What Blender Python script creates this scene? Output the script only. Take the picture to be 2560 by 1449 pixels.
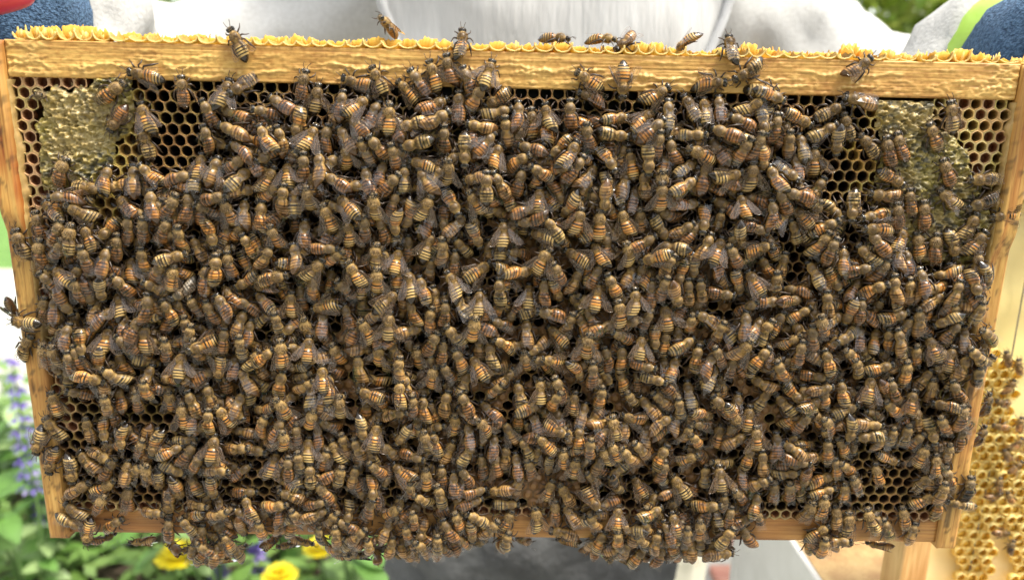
import bpy, bmesh, math, random
import numpy as np
from mathutils import Vector, Matrix, noise

# ------------------------------------------------------------------ camera
S = bpy.context.scene
for o in list(bpy.data.objects):
    bpy.data.objects.remove(o)
COL = S.collection
PI = math.pi
R = math.radians
ZC = 1.15                       # height of the centre of the held frame above the ground
FPX = 1900.0                    # focal length in pixels of the 2560 px wide photograph
def rotm(a, b, c):
    Rx = Matrix.Rotation(a, 3, 'X'); Ry = Matrix.Rotation(b, 3, 'Y'); Rz = Matrix.Rotation(c, 3, 'Z')
    return Rz @ Rx @ Ry
RM = rotm(R(13.99), R(-1.18), R(1.33))          # frame axes (right, down, forward) to camera axes
TV = Vector((0.5, 12.4, 347.7))
def f2w(v):                                     # frame axes to world axes
    return Vector((v[0], v[2], -v[1]))
cpos = -(RM.transposed() @ TV)
CAM = f2w(cpos) * 0.001 + Vector((0, 0, ZC))
right, down, fwd = f2w(RM[0]), f2w(RM[1]), f2w(RM[2])
cd = bpy.data.cameras.new('camera')
cam = bpy.data.objects.new('camera', cd)
COL.objects.link(cam)
cam.matrix_world = Matrix(((right.x, -down.x, -fwd.x, CAM.x), (right.y, -down.y, -fwd.y, CAM.y),
                           (right.z, -down.z, -fwd.z, CAM.z), (0, 0, 0, 1)))
cd.sensor_width = 36
cd.lens = 36 * FPX / 2560
cd.clip_start = 0.02
cd.clip_end = 3000
cd.dof.use_dof = True
cd.dof.focus_distance = 0.343
cd.dof.aperture_fstop = 7.5
S.camera = cam
S.render.resolution_x, S.render.resolution_y = 1024, 579

# ------------------------------------------------------------------ light
SUN_EL, SUN_AZ = R(66), R(118)                  # a high, hazy sun grazing the face of the comb from above
w = bpy.data.worlds.new('World'); S.world = w
w.use_nodes = True
nt = w.node_tree
sky = nt.nodes.new('ShaderNodeTexSky')
sky.sky_type = 'NISHITA'
sky.sun_disc = False
sky.sun_elevation = SUN_EL
sky.sun_rotation = SUN_AZ
sky.dust_density = 2.0
sky.ozone_density = 0.6
hs = nt.nodes.new('ShaderNodeHueSaturation')           # an overcast, nearly colourless sky
hs.inputs['Saturation'].default_value = 0.12
nt.links.new(sky.outputs[0], hs.inputs['Color'])
nt.links.new(hs.outputs[0], nt.nodes['Background'].inputs[0])
nt.nodes['Background'].inputs[1].default_value = 0.10
sd = bpy.data.lights.new('sun', 'SUN')
sd.energy = 1.5
sd.angle = R(14)
sd.color = (1.0, 0.92, 0.78)
sun = bpy.data.objects.new('sun', sd)
COL.objects.link(sun)
sdir = Vector((math.sin(SUN_AZ) * math.cos(SUN_EL), math.cos(SUN_AZ) * math.cos(SUN_EL), math.sin(SUN_EL)))
sun.rotation_euler = sdir.to_track_quat('Z', 'Y').to_euler()
sun.location = sdir * 5
S.view_settings.view_transform = 'Standard'
S.view_settings.look = 'None'
S.view_settings.gamma = 1
S.view_settings.exposure = 2.3
S.render.engine = 'CYCLES'
S.cycles.transparent_max_bounces = 16

rnd = random.Random(7)
nrg = np.random.default_rng(5)

# ------------------------------------------------------------------ geometry helpers
def ray(px, py):
    d = fwd * FPX + right * (px - 1280) + down * (py - 724.5)
    return d
def at(px, py, Y):
    """the point at world depth Y that the photograph shows at this pixel"""
    d = ray(px, py)
    return CAM + d * ((Y - CAM.y) / d.y)
def on_ground(px, py, z=0.0):
    d = ray(px, py)
    return CAM + d * ((z - CAM.z) / d.z)

class MB:
    """collects vertices, faces and one colour per vertex for ONE mesh"""
    def __init__(s):
        s.v = []; s.f = []; s.c = []; s.m = []
    def add(s, vs, fs, col=(1, 1, 1, 0), m=0):
        b = len(s.v)
        s.v.extend([tuple(p) for p in vs])
        if isinstance(col, list): s.c.extend(col)
        else: s.c.extend([col] * len(vs))
        for f in fs:
            s.f.append(tuple(i + b for i in f)); s.m.append(m)
        return b
    def box(s, lo, hi, col=(1, 1, 1, 0), m=0, bev=0.0):
        x0, y0, z0 = lo; x1, y1, z1 = hi
        vs = [(x, y, z) for z in (z0, z1) for y in (y0, y1) for x in (x0, x1)]
        s.add(vs, [(0, 2, 3, 1), (4, 5, 7, 6), (0, 1, 5, 4), (2, 6, 7, 3), (0, 4, 6, 2), (1, 3, 7, 5)], col, m)
    def tube(s, pts, rad, n=6, col=(1, 1, 1, 0), m=0, cap=True):
        pts = [Vector(p) for p in pts]
        rings = []
        up = Vector((0.13, 0.21, 0.97))
        for i, p in enumerate(pts):
            t = (pts[min(i + 1, len(pts) - 1)] - pts[max(i - 1, 0)]).normalized()
            a = t.cross(up)
            if a.length < 1e-4: a = t.cross(Vector((1, 0, 0)))
            a.normalize(); b2 = t.cross(a)
            r = rad[i] if isinstance(rad, (list, tuple)) else rad
            rings.append([p + a * (r * math.cos(2 * PI * k / n)) + b2 * (r * math.sin(2 * PI * k / n)) for k in range(n)])
        vs = [q for g in rings for q in g]
        fs = []
        for i in range(len(pts) - 1):
            for k in range(n):
                k2 = (k + 1) % n
                fs.append((i * n + k, i * n + k2, (i + 1) * n + k2, (i + 1) * n + k))
        if cap:
            fs.append(tuple(range(n - 1, -1, -1)))
            fs.append(tuple((len(pts) - 1) * n + k for k in range(n)))
        s.add(vs, fs, col, m)
    def mesh(s, name, mats, smooth=False):
        me = bpy.data.meshes.new(name)
        me.from_pydata(s.v, [], s.f)
        a = me.color_attributes.new('col', 'FLOAT_COLOR', 'POINT')
        a.data.foreach_set('color', np.array(s.c, dtype=np.float32).ravel())
        for m in (mats if isinstance(mats, (list, tuple)) else [mats]): me.materials.append(m)
        if any(s.m): me.polygons.foreach_set('material_index', s.m)
        if smooth: me.polygons.foreach_set('use_smooth', [True] * len(me.polygons))
        me.update()
        return me
    def build(s, name, mats, parent=None, smooth=False):
        return link(name, s.mesh(name, mats, smooth), parent)

def link(name, data, parent=None, mw=None):
    o = bpy.data.objects.new(name, data)
    COL.objects.link(o)
    if parent is not None: o.parent = parent
    if mw is not None: o.matrix_basis = mw
    return o
def tag(o, label=None, cat=None, group=None, kind=None):
    if label: o['label'] = label
    if cat: o['category'] = cat
    if group: o['group'] = group
    if kind: o['kind'] = kind
    return o
def empty(name, loc=(0, 0, 0)):
    o = link(name, None); o.location = loc; o.empty_display_size = 0.01
    return o
def np_mesh(name, V, T, C, M, mats):
    """mesh of triangles from arrays"""
    me = bpy.data.meshes.new(name)
    me.vertices.add(len(V)); me.vertices.foreach_set('co', V.astype(np.float32).ravel())
    me.loops.add(len(T) * 3); me.loops.foreach_set('vertex_index', T.astype(np.int32).ravel())
    me.polygons.add(len(T)); me.polygons.foreach_set('loop_start', np.arange(0, len(T) * 3, 3, dtype=np.int32))
    for m in mats: me.materials.append(m)
    me.polygons.foreach_set('material_index', M.astype(np.int32))
    me.polygons.foreach_set('use_smooth', np.ones(len(T), dtype=bool))
    me.update(calc_edges=True)
    a = me.color_attributes.new('col', 'FLOAT_COLOR', 'POINT')
    a.data.foreach_set('color', C.astype(np.float32).ravel())
    me.validate()
    return me
def inside(p, poly):
    x, y = p; c = False; n = len(poly); j = n - 1
    for i in range(n):
        xi, yi = poly[i]; xj, yj = poly[j]
        if (yi > y) != (yj > y) and x < (xj - xi) * (y - yi) / (yj - yi) + xi: c = not c
        j = i
    return c
def fbm(x, y, z=0.0, o=4):
    return noise.fractal(Vector((x, y, z)), 0.9, 2.1, o)

# ------------------------------------------------------------------ materials
def nodes_of(name):
    m = bpy.data.materials.new(name); m.use_nodes = True
    return m, m.node_tree, m.node_tree.nodes['Principled BSDF']
def ramp(t, fac, cols):
    r = t.nodes.new('ShaderNodeValToRGB')
    e = r.color_ramp.elements
    while len(e) < len(cols): e.new(0.5)
    for k, (p, c) in enumerate(cols):
        e[k].position = p; e[k].color = (*c, 1)
    t.links.new(fac, r.inputs[0])
    return r.outputs[0]
def noise_tex(t, scale, detail=4, stretch=(1, 1, 1), rough=0.55, coord='Object', dist=0.0):
    tc = t.nodes.new('ShaderNodeTexCoord'); mp = t.nodes.new('ShaderNodeMapping')
    mp.inputs['Scale'].default_value = stretch
    n = t.nodes.new('ShaderNodeTexNoise')
    n.inputs['Scale'].default_value = scale; n.inputs['Detail'].default_value = detail
    n.inputs['Roughness'].default_value = rough; n.inputs['Distortion'].default_value = dist
    t.links.new(tc.outputs[coord], mp.inputs[0]); t.links.new(mp.outputs[0], n.inputs['Vector'])
    return n.outputs['Fac']
def bump(t, b, h, strength=0.3, dist=0.001):
    n = t.nodes.new('ShaderNodeBump')
    n.inputs['Strength'].default_value = strength; n.inputs['Distance'].default_value = dist
    t.links.new(h, n.inputs['Height']); t.links.new(n.outputs[0], b.inputs['Normal'])
def mixc(t, a, b, fac, mode='MIX'):
    m = t.nodes.new('ShaderNodeMix'); m.data_type = 'RGBA'; m.blend_type = mode
    for v, i in ((fac, 0), (a, 6), (b, 7)):
        if isinstance(v, (int, float)): m.inputs[i].default_value = v
        elif isinstance(v, tuple): m.inputs[i].default_value = (*v, 1)
        else: t.links.new(v, m.inputs[i])
    return m.outputs[2]
def attr(t):
    a = t.nodes.new('ShaderNodeAttribute'); a.attribute_name = 'col'
    return a
def translucent(t, b, col, fac):
    tr = t.nodes.new('ShaderNodeBsdfTranslucent')
    if isinstance(col, tuple): tr.inputs[0].default_value = (*col, 1)
    else: t.links.new(col, tr.inputs[0])
    mx = t.nodes.new('ShaderNodeMixShader'); mx.inputs[0].default_value = fac
    out = t.nodes['Material Output']
    t.links.new(b.outputs[0], mx.inputs[1]); t.links.new(tr.outputs[0], mx.inputs[2]); t.links.new(mx.outputs[0], out.inputs[0])
def simple(name, c1, c2, scale=20, rough=0.6, bs=0.2, bd=0.001, stretch=(1, 1, 1), detail=5, trans=0.0, bscale=None):
    m, t, b = nodes_of(name)
    n = noise_tex(t, scale, detail, stretch)
    c = ramp(t, n, [(0.3, c1), (0.7, c2)])
    t.links.new(c, b.inputs['Base Color'])
    b.inputs['Roughness'].default_value = rough
    if bs: bump(t, b, noise_tex(t, bscale, 3, stretch) if bscale else n, bs, bd)
    if trans: translucent(t, b, c, trans)
    return m
def wood(name, along, c1, c2, c3, wax=False):
    m, t, b = nodes_of(name)
    st = (0.035, 1, 1) if along == 'x' else (1, 1, 0.035)
    g = noise_tex(t, 900, 4, st, 0.65, dist=0.06)
    g2 = noise_tex(t, 38, 3, (0.35, 1, 1) if along == 'x' else (1, 1, 0.35))
    c = ramp(t, g, [(0.32, c1), (0.5, c2), (0.72, c3)])
    c = mixc(t, c, ramp(t, g2, [(0.35, (0.60, 0.42, 0.30)), (0.62, (1, 1, 1))]), 0.75, 'MULTIPLY')
    if wax:
        a = attr(t)
        c = mixc(t, c, (0.62, 0.40, 0.125), a.outputs['Fac'])
        sp = noise_tex(t, 330, 4)
        c = mixc(t, c, ramp(t, sp, [(0.32, (0.66, 0.50, 0.34)), (0.52, (1, 1, 1))]), 0.6, 'MULTIPLY')
        pr = noise_tex(t, 34, 4, (1, 1, 0.8), 0.6)
        c = mixc(t, c, ramp(t, pr, [(0.25, (0.42, 0.22, 0.11)), (0.34, (1, 1, 1))]), 0.8, 'MULTIPLY')     # brown propolis stains
    else:
        a = attr(t)
        c = mixc(t, c, a.outputs['Color'], 1.0, 'MULTIPLY')
    t.links.new(c, b.inputs['Base Color'])
    b.inputs['Roughness'].default_value = 0.55
    bump(t, b, g, 0.35, 0.0006)
    return m
def vcol(name, rough=0.6, vary=0.0, scale=200, trans=0.0, bs=0.0, bd=0.0005, rnd_amt=0.0):
    """colour from the mesh (its own pigment), with fine procedural variation"""
    m, t, b = nodes_of(name)
    c = attr(t).outputs['Color']
    if vary:
        n = noise_tex(t, scale, 4)
        c = mixc(t, c, ramp(t, n, [(0.3, (1 - vary,) * 3), (0.7, (1, 1, 1))]), 1.0, 'MULTIPLY')
        if bs: bump(t, b, n, bs, bd)
    if rnd_amt:
        oi = t.nodes.new('ShaderNodeObjectInfo')
        c = mixc(t, c, ramp(t, oi.outputs['Random'], [(0.0, (1 - rnd_amt,) * 3), (1.0, (1, 1, 1))]), 1.0, 'MULTIPLY')
    t.links.new(c, b.inputs['Base Color'])
    b.inputs['Roughness'].default_value = rough
    if trans: translucent(t, b, c, trans)
    return m
M = {}
M['wood_h'] = wood('top_bar_wood', 'x', (0.36, 0.19, 0.045), (0.56, 0.33, 0.085), (0.66, 0.42, 0.12), wax=True)
M['wood_v'] = wood('side_bar_wood', 'z', (0.34, 0.165, 0.035), (0.52, 0.295, 0.075), (0.62, 0.385, 0.115))
M['wood_b'] = wood('bottom_bar_wood', 'x', (0.30, 0.14, 0.035), (0.46, 0.23, 0.06), (0.54, 0.30, 0.09))
M['comb'] = vcol('old_comb_wax', 0.5, 0.35, 260, 0.08)
M['capping'] = vcol('honey_capping_wax', 0.38, 0.3, 420, 0.1, 0.35, 0.0006)
M['brood'] = vcol('brood_capping_wax', 0.75, 0.3, 500)
M['burr'] = vcol('fresh_burr_wax', 0.4, 0.15, 300, 0.55)
m, t, b = nodes_of('honey'); M['honey'] = m
b.inputs['Base Color'].default_value = (0.05, 0.025, 0.008, 1); b.inputs['Roughness'].default_value = 0.04
# bees
m, t, b = nodes_of('bee_body'); M['bee'] = m
a = attr(t); oi = t.nodes.new('ShaderNodeObjectInfo')
c = mixc(t, a.outputs['Color'], ramp(t, oi.outputs['Random'], [(0.0, (0.58, 0.52, 0.45)), (0.5, (0.82, 0.75, 0.65)), (1.0, (0.96, 0.88, 0.74))]), 1.0, 'MULTIPLY')
fz = noise_tex(t, 1500, 2)
c = mixc(t, c, ramp(t, fz, [(0.3, (0.80, 0.78, 0.75)), (0.65, (1, 1, 1))]), 1.0, 'MULTIPLY')
t.links.new(c, b.inputs['Base Color'])
mr = t.nodes.new('ShaderNodeMapRange')
mr.inputs['To Min'].default_value = 0.72; mr.inputs['To Max'].default_value = 0.12
t.links.new(a.outputs['Alpha'], mr.inputs['Value']); t.links.new(mr.outputs[0], b.inputs['Roughness'])
bump(t, b, fz, 0.3, 0.0003)
m, t, b = nodes_of('bee_wing'); M['wing'] = m          # thin membrane: mostly clear, a little smoky, glossy
a = attr(t)
df = t.nodes.new('ShaderNodeBsdfDiffuse'); tp = t.nodes.new('ShaderNodeBsdfTransparent'); gs = t.nodes.new('ShaderNodeBsdfGlossy')
gs.inputs['Roughness'].default_value = 0.13
t.links.new(a.outputs['Color'], df.inputs[0])
m1 = t.nodes.new('ShaderNodeMixShader'); m2 = t.nodes.new('ShaderNodeMixShader'); fr = t.nodes.new('ShaderNodeFresnel')
fr.inputs['IOR'].default_value = 1.38
t.links.new(a.outputs['Alpha'], m1.inputs[0]); t.links.new(tp.outputs[0], m1.inputs[1]); t.links.new(df.outputs[0], m1.inputs[2])
t.links.new(fr.outputs[0], m2.inputs[0]); t.links.new(m1.outputs[0], m2.inputs[1]); t.links.new(gs.outputs[0], m2.inputs[2])
t.links.new(m2.outputs[0], t.nodes['Material Output'].inputs[0])
t.nodes.remove(b)
M['suit'] = simple('white_suit_mesh', (0.44, 0.437, 0.425), (0.53, 0.53, 0.52), 300, 0.9, 0.3, 0.002, bscale=420, trans=0.1)
M['veil'] = simple('veil_cloth', (0.42, 0.42, 0.415), (0.53, 0.53, 0.525), 90, 0.95, 0.6, 0.003, (1, 1, 0.12), bscale=170)
M['piping'] = simple('seam_piping', (0.38, 0.383, 0.39), (0.44, 0.445, 0.455), 60, 0.8)
M['net'] = simple('dark_net', (0.02, 0.02, 0.02), (0.05, 0.05, 0.05), 300, 0.9)
M['terry'] = simple('blue_terry', (0.018, 0.045, 0.095), (0.085, 0.16, 0.27), 620, 0.95, 0.9, 0.002, detail=2)
M['lime'] = simple('lime_cuff', (0.36, 0.58, 0.07), (0.46, 0.68, 0.14), 80, 0.6)
M['red'] = simple('red_rubber', (0.42, 0.03, 0.06), (0.52, 0.05, 0.09), 60, 0.35)
M['trouser'] = simple('grey_trouser_cloth', (0.034, 0.035, 0.038), (0.105, 0.108, 0.112), 14, 0.9, 0.6, 0.012, bscale=40)
M['skin'] = simple('skin', (0.45, 0.26, 0.19), (0.55, 0.34, 0.25), 40, 0.5)
M['shoe'] = simple('shoe_leather', (0.03, 0.028, 0.025), (0.06, 0.05, 0.045), 40, 0.5)
# ------------------------------------------------------------------ where the bees are
# tile origin and zoom, then "x y heading colour wings": heading clockwise from head-up; colour o amber, g black and cream,
# n tan, d dull brown, k dark, w pale dusty; wings s spread, h half open, f folded; * the plainly visible ones
TILES = []
def tile(ox, oy, sc, txt):
    for e in txt.replace('\n', ';').split(';'):
        e = e.split()
        if len(e) >= 4:
            TILES.append((ox + float(e[0]) / sc, oy + float(e[1]) / sc, float(e[2]), e[3][0], e[3][1], '*' in e[3]))
tile(0, 0, 3.019, """1800 330 -30 gh*;1095 565 -80 oh*;1380 690 -7 df*;840 700 52 of*;885 900 212 dh*;1095 890 -23 oh*;1105 1090 -16 gf*
1570 1050 -18 df*;1580 860 -29 df;1700 710 10 gh;1835 645 235 gf*;1770 870 -65 df;1760 985 -70 nf*;1820 1130 -60 df*;1510 1260 0 oh*;1610 1290 15 nh
1765 1250 50 df;1800 1350 45 gf*;1335 1340 80 df*;1130 1320 -47 of*;1010 1360 -10 nf*;790 1350 8 of*;455 1305 20 df*;645 1415 100 gh""")
tile(640, 0, 3.019, """350 650 12 df*;460 750 6 gs*;765 630 -70 of*;925 610 -25 gh*;1150 690 -45 oh*;1235 630 -35 df;1345 575 -18 os*
1455 530 -10 ds*;1605 620 -22 df;1750 560 18 gs*;1655 750 30 of;1825 750 240 of*;1340 800 65 df*;1355 910 55 nf*;1530 810 0 df*;1810 855 75 gf
1695 960 -75 nf*;1420 1060 0 df*;1210 1085 255 gf*;1577 1130 180 gf*;1010 905 0 os*;760 805 50 oh*;1185 935 255 gf;640 795 8 df;880 870 20 df
320 930 195 of*;190 790 -60 df;85 850 -75 df;70 1045 -30 of*;195 1060 -20 nf*;405 1050 22 os*;525 1050 10 df;690 1195 0 os*;680 1050 -35 nf;930 1125 -38 of*
830 1150 -20 nf;1045 1190 -12 df;770 960 -40 dh;482 1260 -12 nf*;237 1320 -5 os*;90 1360 25 oh*;360 1270 0 df;610 1375 -60 df;420 1400 0 ns
1260 1240 -75 oh*;1280 1370 -30 nh;1455 1310 3 gs*;1120 1355 0 gf;1660 1345 250 nf*;1805 1180 22 os*;1725 1090 40 dh;1895 1000 -8 nf;1845 1400 -30 nf*
840 1370 -15 df;940 1310 15 df;1005 1400 40 df;1740 1420 0 gf""")
tile(1280, 0, 3.019, """585 610 -55 oh*;838 610 183 os*;605 730 -70 df*;1085 725 55 oh*;1495 625 88 oh*;1790 540 240 gf*;50 870 0 df*
155 940 -4 os*;265 885 -8 gs*;438 870 0 df*;572 1035 -10 df*;780 895 82 of*;985 905 55 oh*;770 1020 97 gf*;1180 870 5 gf;1055 985 50 dh;1350 815 -25 gf*
1455 840 0 gf*;1565 825 3 df;1800 815 55 gf*;1890 690 100 gf;1745 920 -65 df*;1895 910 180 gf;1350 1020 88 gf*;1620 1005 -70 df*;1212 1150 -15 df*;1100 1100 10 df
365 1110 225 of*;150 1120 -80 df*;440 1170 30 of*;470 1280 35 df*;722 1195 150 of*;905 1245 -8 os*;1030 1200 178 gf*;1440 1165 -65 oh*;1735 1145 30 of*;1560 1140 -30 df
1310 1270 60 gf*;225 1305 -58 of*;575 1335 38 nf*;40 1220 60 oh;720 1395 180 gf;840 1390 20 nf;1132 1400 0 gs*;1300 1410 60 of;1630 1335 75 gh*;1450 1340 15 df
1812 1340 3 gs*;1850 1110 15 df;1900 1200 180 of;1000 1400 0 nf""")
tile(1920, 0, 3.019, """690 510 50 nf*;695 760 -75 nf*;460 845 62 gf*;230 895 118 of*;60 970 5 df*;410 1000 60 gf;600 960 -15 gf*;522 1070 175 gf
155 1100 0 nf*;258 1110 -5 gf*;345 1225 3 os*;765 1100 -38 gf*;910 1150 -8 df*;998 1110 -12 df*;1258 1035 -20 of*;1390 885 -5 gh*;1355 1305 -18 df*;1640 1355 270 gf*
935 1345 120 of*;135 1295 125 gf*;55 1350 -20 of*;20 720 110 of;0 900 180 gf;220 1260 0 df""")
tile(0, 480, 3.019, """155 400 -18 gf*;300 260 -18 df*;390 140 -55 of*;490 35 -90 df;615 160 -55 gh*;525 365 5 gf*;668 350 -28 oh*;645 515 -10 df
300 470 0 df*;430 315 20 df;440 440 30 df;468 640 -55 oh*;385 685 -40 df;825 280 220 of*;970 290 0 df*;1080 290 8 df*;955 110 -48 df*;1140 100 -10 df*;1285 120 28 df*
1415 120 0 df*;1235 295 25 df*;1357 360 0 of*;1600 50 80 df;1570 140 -60 df;1590 310 165 of*;1730 160 -18 oh*;1840 155 -5 nf*;885 425 3 df;780 530 3 df*;985 585 -5 os*
1080 525 -5 of*;1285 500 75 gf*;1495 435 -30 nf;1880 410 -28 of*;1628 590 0 of*;1725 550 -3 df*;1300 655 10 oh*;1390 750 240 wf*;1185 730 -60 nf*;1545 665 0 df*
755 740 180 gf*;670 760 178 df*;580 745 -5 df;478 835 155 df*;335 895 0 df*;410 890 -10 df;908 850 -28 gh*;775 940 60 df*;930 715 -40 df;1112 880 0 df*;1280 905 -30 of*
1475 875 -20 df;1595 915 -20 df*;1735 790 -45 df;1690 860 -40 df;1865 675 240 of;190 985 270 gf*;185 1170 30 gf*;490 1095 5 df*;608 1140 165 of*;800 1125 0 os*
930 1020 -10 df;1010 1040 20 df;1090 1115 -3 os*;960 1160 -50 df;340 1235 0 df*;415 1245 -5 gf*;530 1295 -10 df;590 1260 -20 dh;745 1285 180 of*;925 1300 -22 of*
1430 1095 10 nf;1535 1150 250 oh*;1260 1200 0 df;1360 1310 0 gs*;1685 1125 5 df;1820 1175 0 gf*;1880 1060 0 df;1660 1325 190 oh*;1770 1310 0 df;870 1395 -50 gf*
665 1400 110 of*;1290 1410 260 of;1110 1400 15 nf;1480 1200 -5 nf;1910 1280 30 gf""")
tile(640, 480, 3.019, """35 185 2 of*;200 60 5 nf*;395 60 -5 gs*;140 345 -15 oh*;300 485 -20 nf*;362 320 0 df*;550 200 -20 oh*;540 330 20 df
690 110 -48 oh*;892 125 0 gs*;1030 100 20 df;710 320 -8 os*;820 280 0 df;960 290 -20 df;1050 240 180 of;1160 180 205 of*;1278 130 25 gs*;1300 230 30 df;1420 200 182 df
1475 70 150 of;1665 90 -30 oh*;1505 255 50 nf*;1660 330 160 of*;1867 320 0 gs*;1900 30 -20 of;1560 420 -40 gf;510 430 90 df*;580 500 55 of*;435 595 40 gh*
115 650 78 of*;903 500 5 gs*;1060 525 10 os*;1150 430 0 df;1298 415 20 gs*;1410 455 0 nf*;1500 540 0 df;1312 590 10 nf;750 625 -28 os*;910 680 5 os*;1168 700 -15 gh*
1260 740 -20 of;1500 700 -30 gh*;1672 598 60 oh*;1905 590 95 of;690 740 -40 df;70 830 -55 of*;262 855 0 os*;520 860 250 oh*;340 800 -5 df;160 995 -8 gf*;390 1045 -15 gs*
690 940 -20 df*;500 990 0 df;985 825 55 gh*;1182 915 -15 of*;905 930 60 nf;1002 1015 3 gs*;845 1055 -28 oh*;1312 975 8 of*;1360 810 -15 nf;1555 865 -35 gf*;1685 840 0 gs*
1838 760 0 gf;1642 1040 10 os*;1430 920 0 df;1855 1000 -60 df;1150 1050 80 nf;392 1190 0 os*;195 1225 -5 oh*;612 1230 -20 os*;55 1250 50 of*;922 1240 10 os*;780 1340 -10 nf
1078 1340 5 nf*;1225 1260 -5 os*;1410 1210 3 df;1330 1150 25 df;1500 1090 -35 gf;1770 1230 -5 gf*;1680 1325 -38 oh*;1685 1170 0 nf;1540 1270 -25 of;1880 1150 -60 of
505 1410 -10 oh*;1325 1400 20 oh*;335 1400 60 gf;1450 1370 -25 df;1880 1410 45 nf""")
tile(1280, 480, 3.019, """200 70 5 oh*;100 145 80 df;440 115 215 of*;610 80 5 nf*;700 45 180 nf;1132 40 0 os*;502 230 15 os*;664 255 0 os*
852 232 -15 os*;972 225 -8 oh*;145 220 -100 df*;235 325 -80 gh*;1115 275 145 gf*;1185 180 -60 df;1315 95 88 df*;1455 205 195 of*;1285 290 58 nf*;1560 230 10 nf
1742 110 -5 os*;1725 345 165 gf*;1830 270 110 df;1620 110 -60 df;60 460 -80 df*;222 525 32 os*;492 485 -65 oh*;650 470 -22 os*;888 470 -15 gs*;990 390 60 df;1215 420 -85 gf*
1085 495 250 oh*;1462 420 25 nf*;1552 445 28 oh*;1680 490 -30 df;1855 425 75 oh*;55 600 95 of*;1022 640 45 oh*;1172 560 30 nf*;1275 610 195 of;1372 560 180 gf;125 790 5 gs*
240 760 3 df*;335 745 160 of*;350 620 -25 df;475 680 20 nf*;638 795 12 os*;765 715 -25 of;620 640 30 df;932 835 3 gs*;1050 770 10 df;1140 735 15 df*;1235 785 155 nf*
1330 760 0 nf*;1430 755 -8 nf*;1705 685 165 of*;1835 685 -30 oh*;1570 770 95 df;825 925 -10 os*;1165 955 -5 os*;1347 1005 3 of*;1012 970 20 df*;300 920 -80 df;345 1080 -52 oh*
430 1000 20 nf;110 1060 0 nf*;680 1030 70 df;562 1170 12 os*;968 1175 12 gs*;1080 1100 180 of;1290 1158 65 of*;1560 1060 20 nf;1760 1010 12 df*;105 1285 -10 os*;318 1275 -75 oh*
500 1350 155 of*;830 1260 0 of*;725 1260 -18 df;1215 1335 22 of*;1390 1260 15 of;1565 1245 -25 df*;1735 1200 35 nh*;980 1310 100 df;1870 1260 40 of;610 1380 0 df;1500 1400 30 gf
1650 1330 5 df;1060 1410 100 gf;200 1170 240 nf;1900 1060 30 gf;600 960 -20 df;840 1090 -60 df""")
tile(1920, 480, 3.019, """240 25 -80 df;120 80 -20 df;40 170 0 df;482 125 140 gf*;638 105 187 gf*;885 30 -80 nf*;815 180 262 of*;1070 80 0 of*
1370 60 -40 gf*;1625 75 245 kf*;1795 180 265 oh*;980 190 0 df*;1180 180 0 df*;265 190 -40 oh*;350 160 20 df;420 270 60 of*;205 300 -18 gf*;835 280 272 oh*;1000 365 30 of*
1140 410 -8 of*;1258 430 10 df*;1400 390 172 gf*;1522 265 28 gf*;1565 395 40 oh*;395 400 30 of;470 450 25 df;755 485 -38 gf*;840 390 -35 df;568 520 15 of*;680 590 75 df*
850 600 25 df*;1050 530 5 df*;495 665 150 of*;650 730 40 df*;785 735 62 of*;958 735 0 nf*;1068 755 0 nf*;1175 680 -5 df*;1350 620 255 of*;1422 765 20 nf*;1245 825 62 nf*
1560 685 178 of*;1655 640 170 gf*;220 740 270 df*;170 820 90 df;235 925 55 of*;450 850 0 nf*;620 910 200 of*;700 900 10 df;405 1020 -10 of*;950 945 70 of*;1142 985 -5 nf*
1355 965 235 gf*;1380 1060 40 df*;1580 920 10 gf*;600 1090 250 gf*;805 1120 22 of*;910 1120 0 of*;1112 1240 -8 of*;1000 1130 -10 nf;1248 1185 -12 oh*;1480 1110 12 nf*
1670 1090 -50 gf*;1370 1265 20 oh*;160 1135 52 oh*;335 1110 0 df*;240 1220 10 df;460 1285 -12 of*;100 1360 -25 of*;680 1330 -25 gf*;840 1330 70 of*;1040 1370 0 of*;1585 1250 -40 gf
340 1390 90 df;1170 1420 40 nf*;1580 1400 0 kf*;0 1220 0 nf;60 1000 35 of""")
tile(0, 960, 2.963, """410 150 -18 oh*;400 335 -35 gf*;290 425 195 gh*;378 565 190 of*;600 70 -70 df;790 160 0 nf*;890 100 -25 df;1020 130 0 df
1075 50 0 oh;1265 130 0 oh*;1360 240 -5 oh*;660 340 -15 nf*;768 335 160 of*;895 400 178 of*;735 520 112 nf*;652 580 -50 nf*;535 635 178 gf*;1040 480 20 df*;1140 445 190 of
1370 415 85 gf*;1260 500 70 of*;1390 525 30 df*;1450 595 35 of*;1578 480 0 os*;940 655 0 nf*;1090 670 5 nf*;1275 625 120 gf*;1180 710 190 gf*;575 780 60 nf*;765 770 55 of*
740 890 30 df*;945 855 5 df*;1322 780 180 of*;1440 745 -30 oh;1572 770 178 of*;1600 640 90 nf*;1255 870 180 nf*;560 945 -50 gf*;515 1020 110 gf*;655 1095 190 oh*;830 1040 60 of*
1120 950 90 nf*;1395 1055 -35 gf*;1490 1130 5 df;1250 1080 0 df;1460 900 85 nf*;1620 970 60 nf;1810 800 90 df;1780 650 60 df;1840 920 -30 of*;1670 240 -40 oh*;1760 155 20 nf*
1540 285 0 of;1430 150 -25 nf*;1560 95 -20 nh;1750 480 80 nf*;1870 480 100 of;1600 1260 10 nf;1530 1230 -40 df""")
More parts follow.
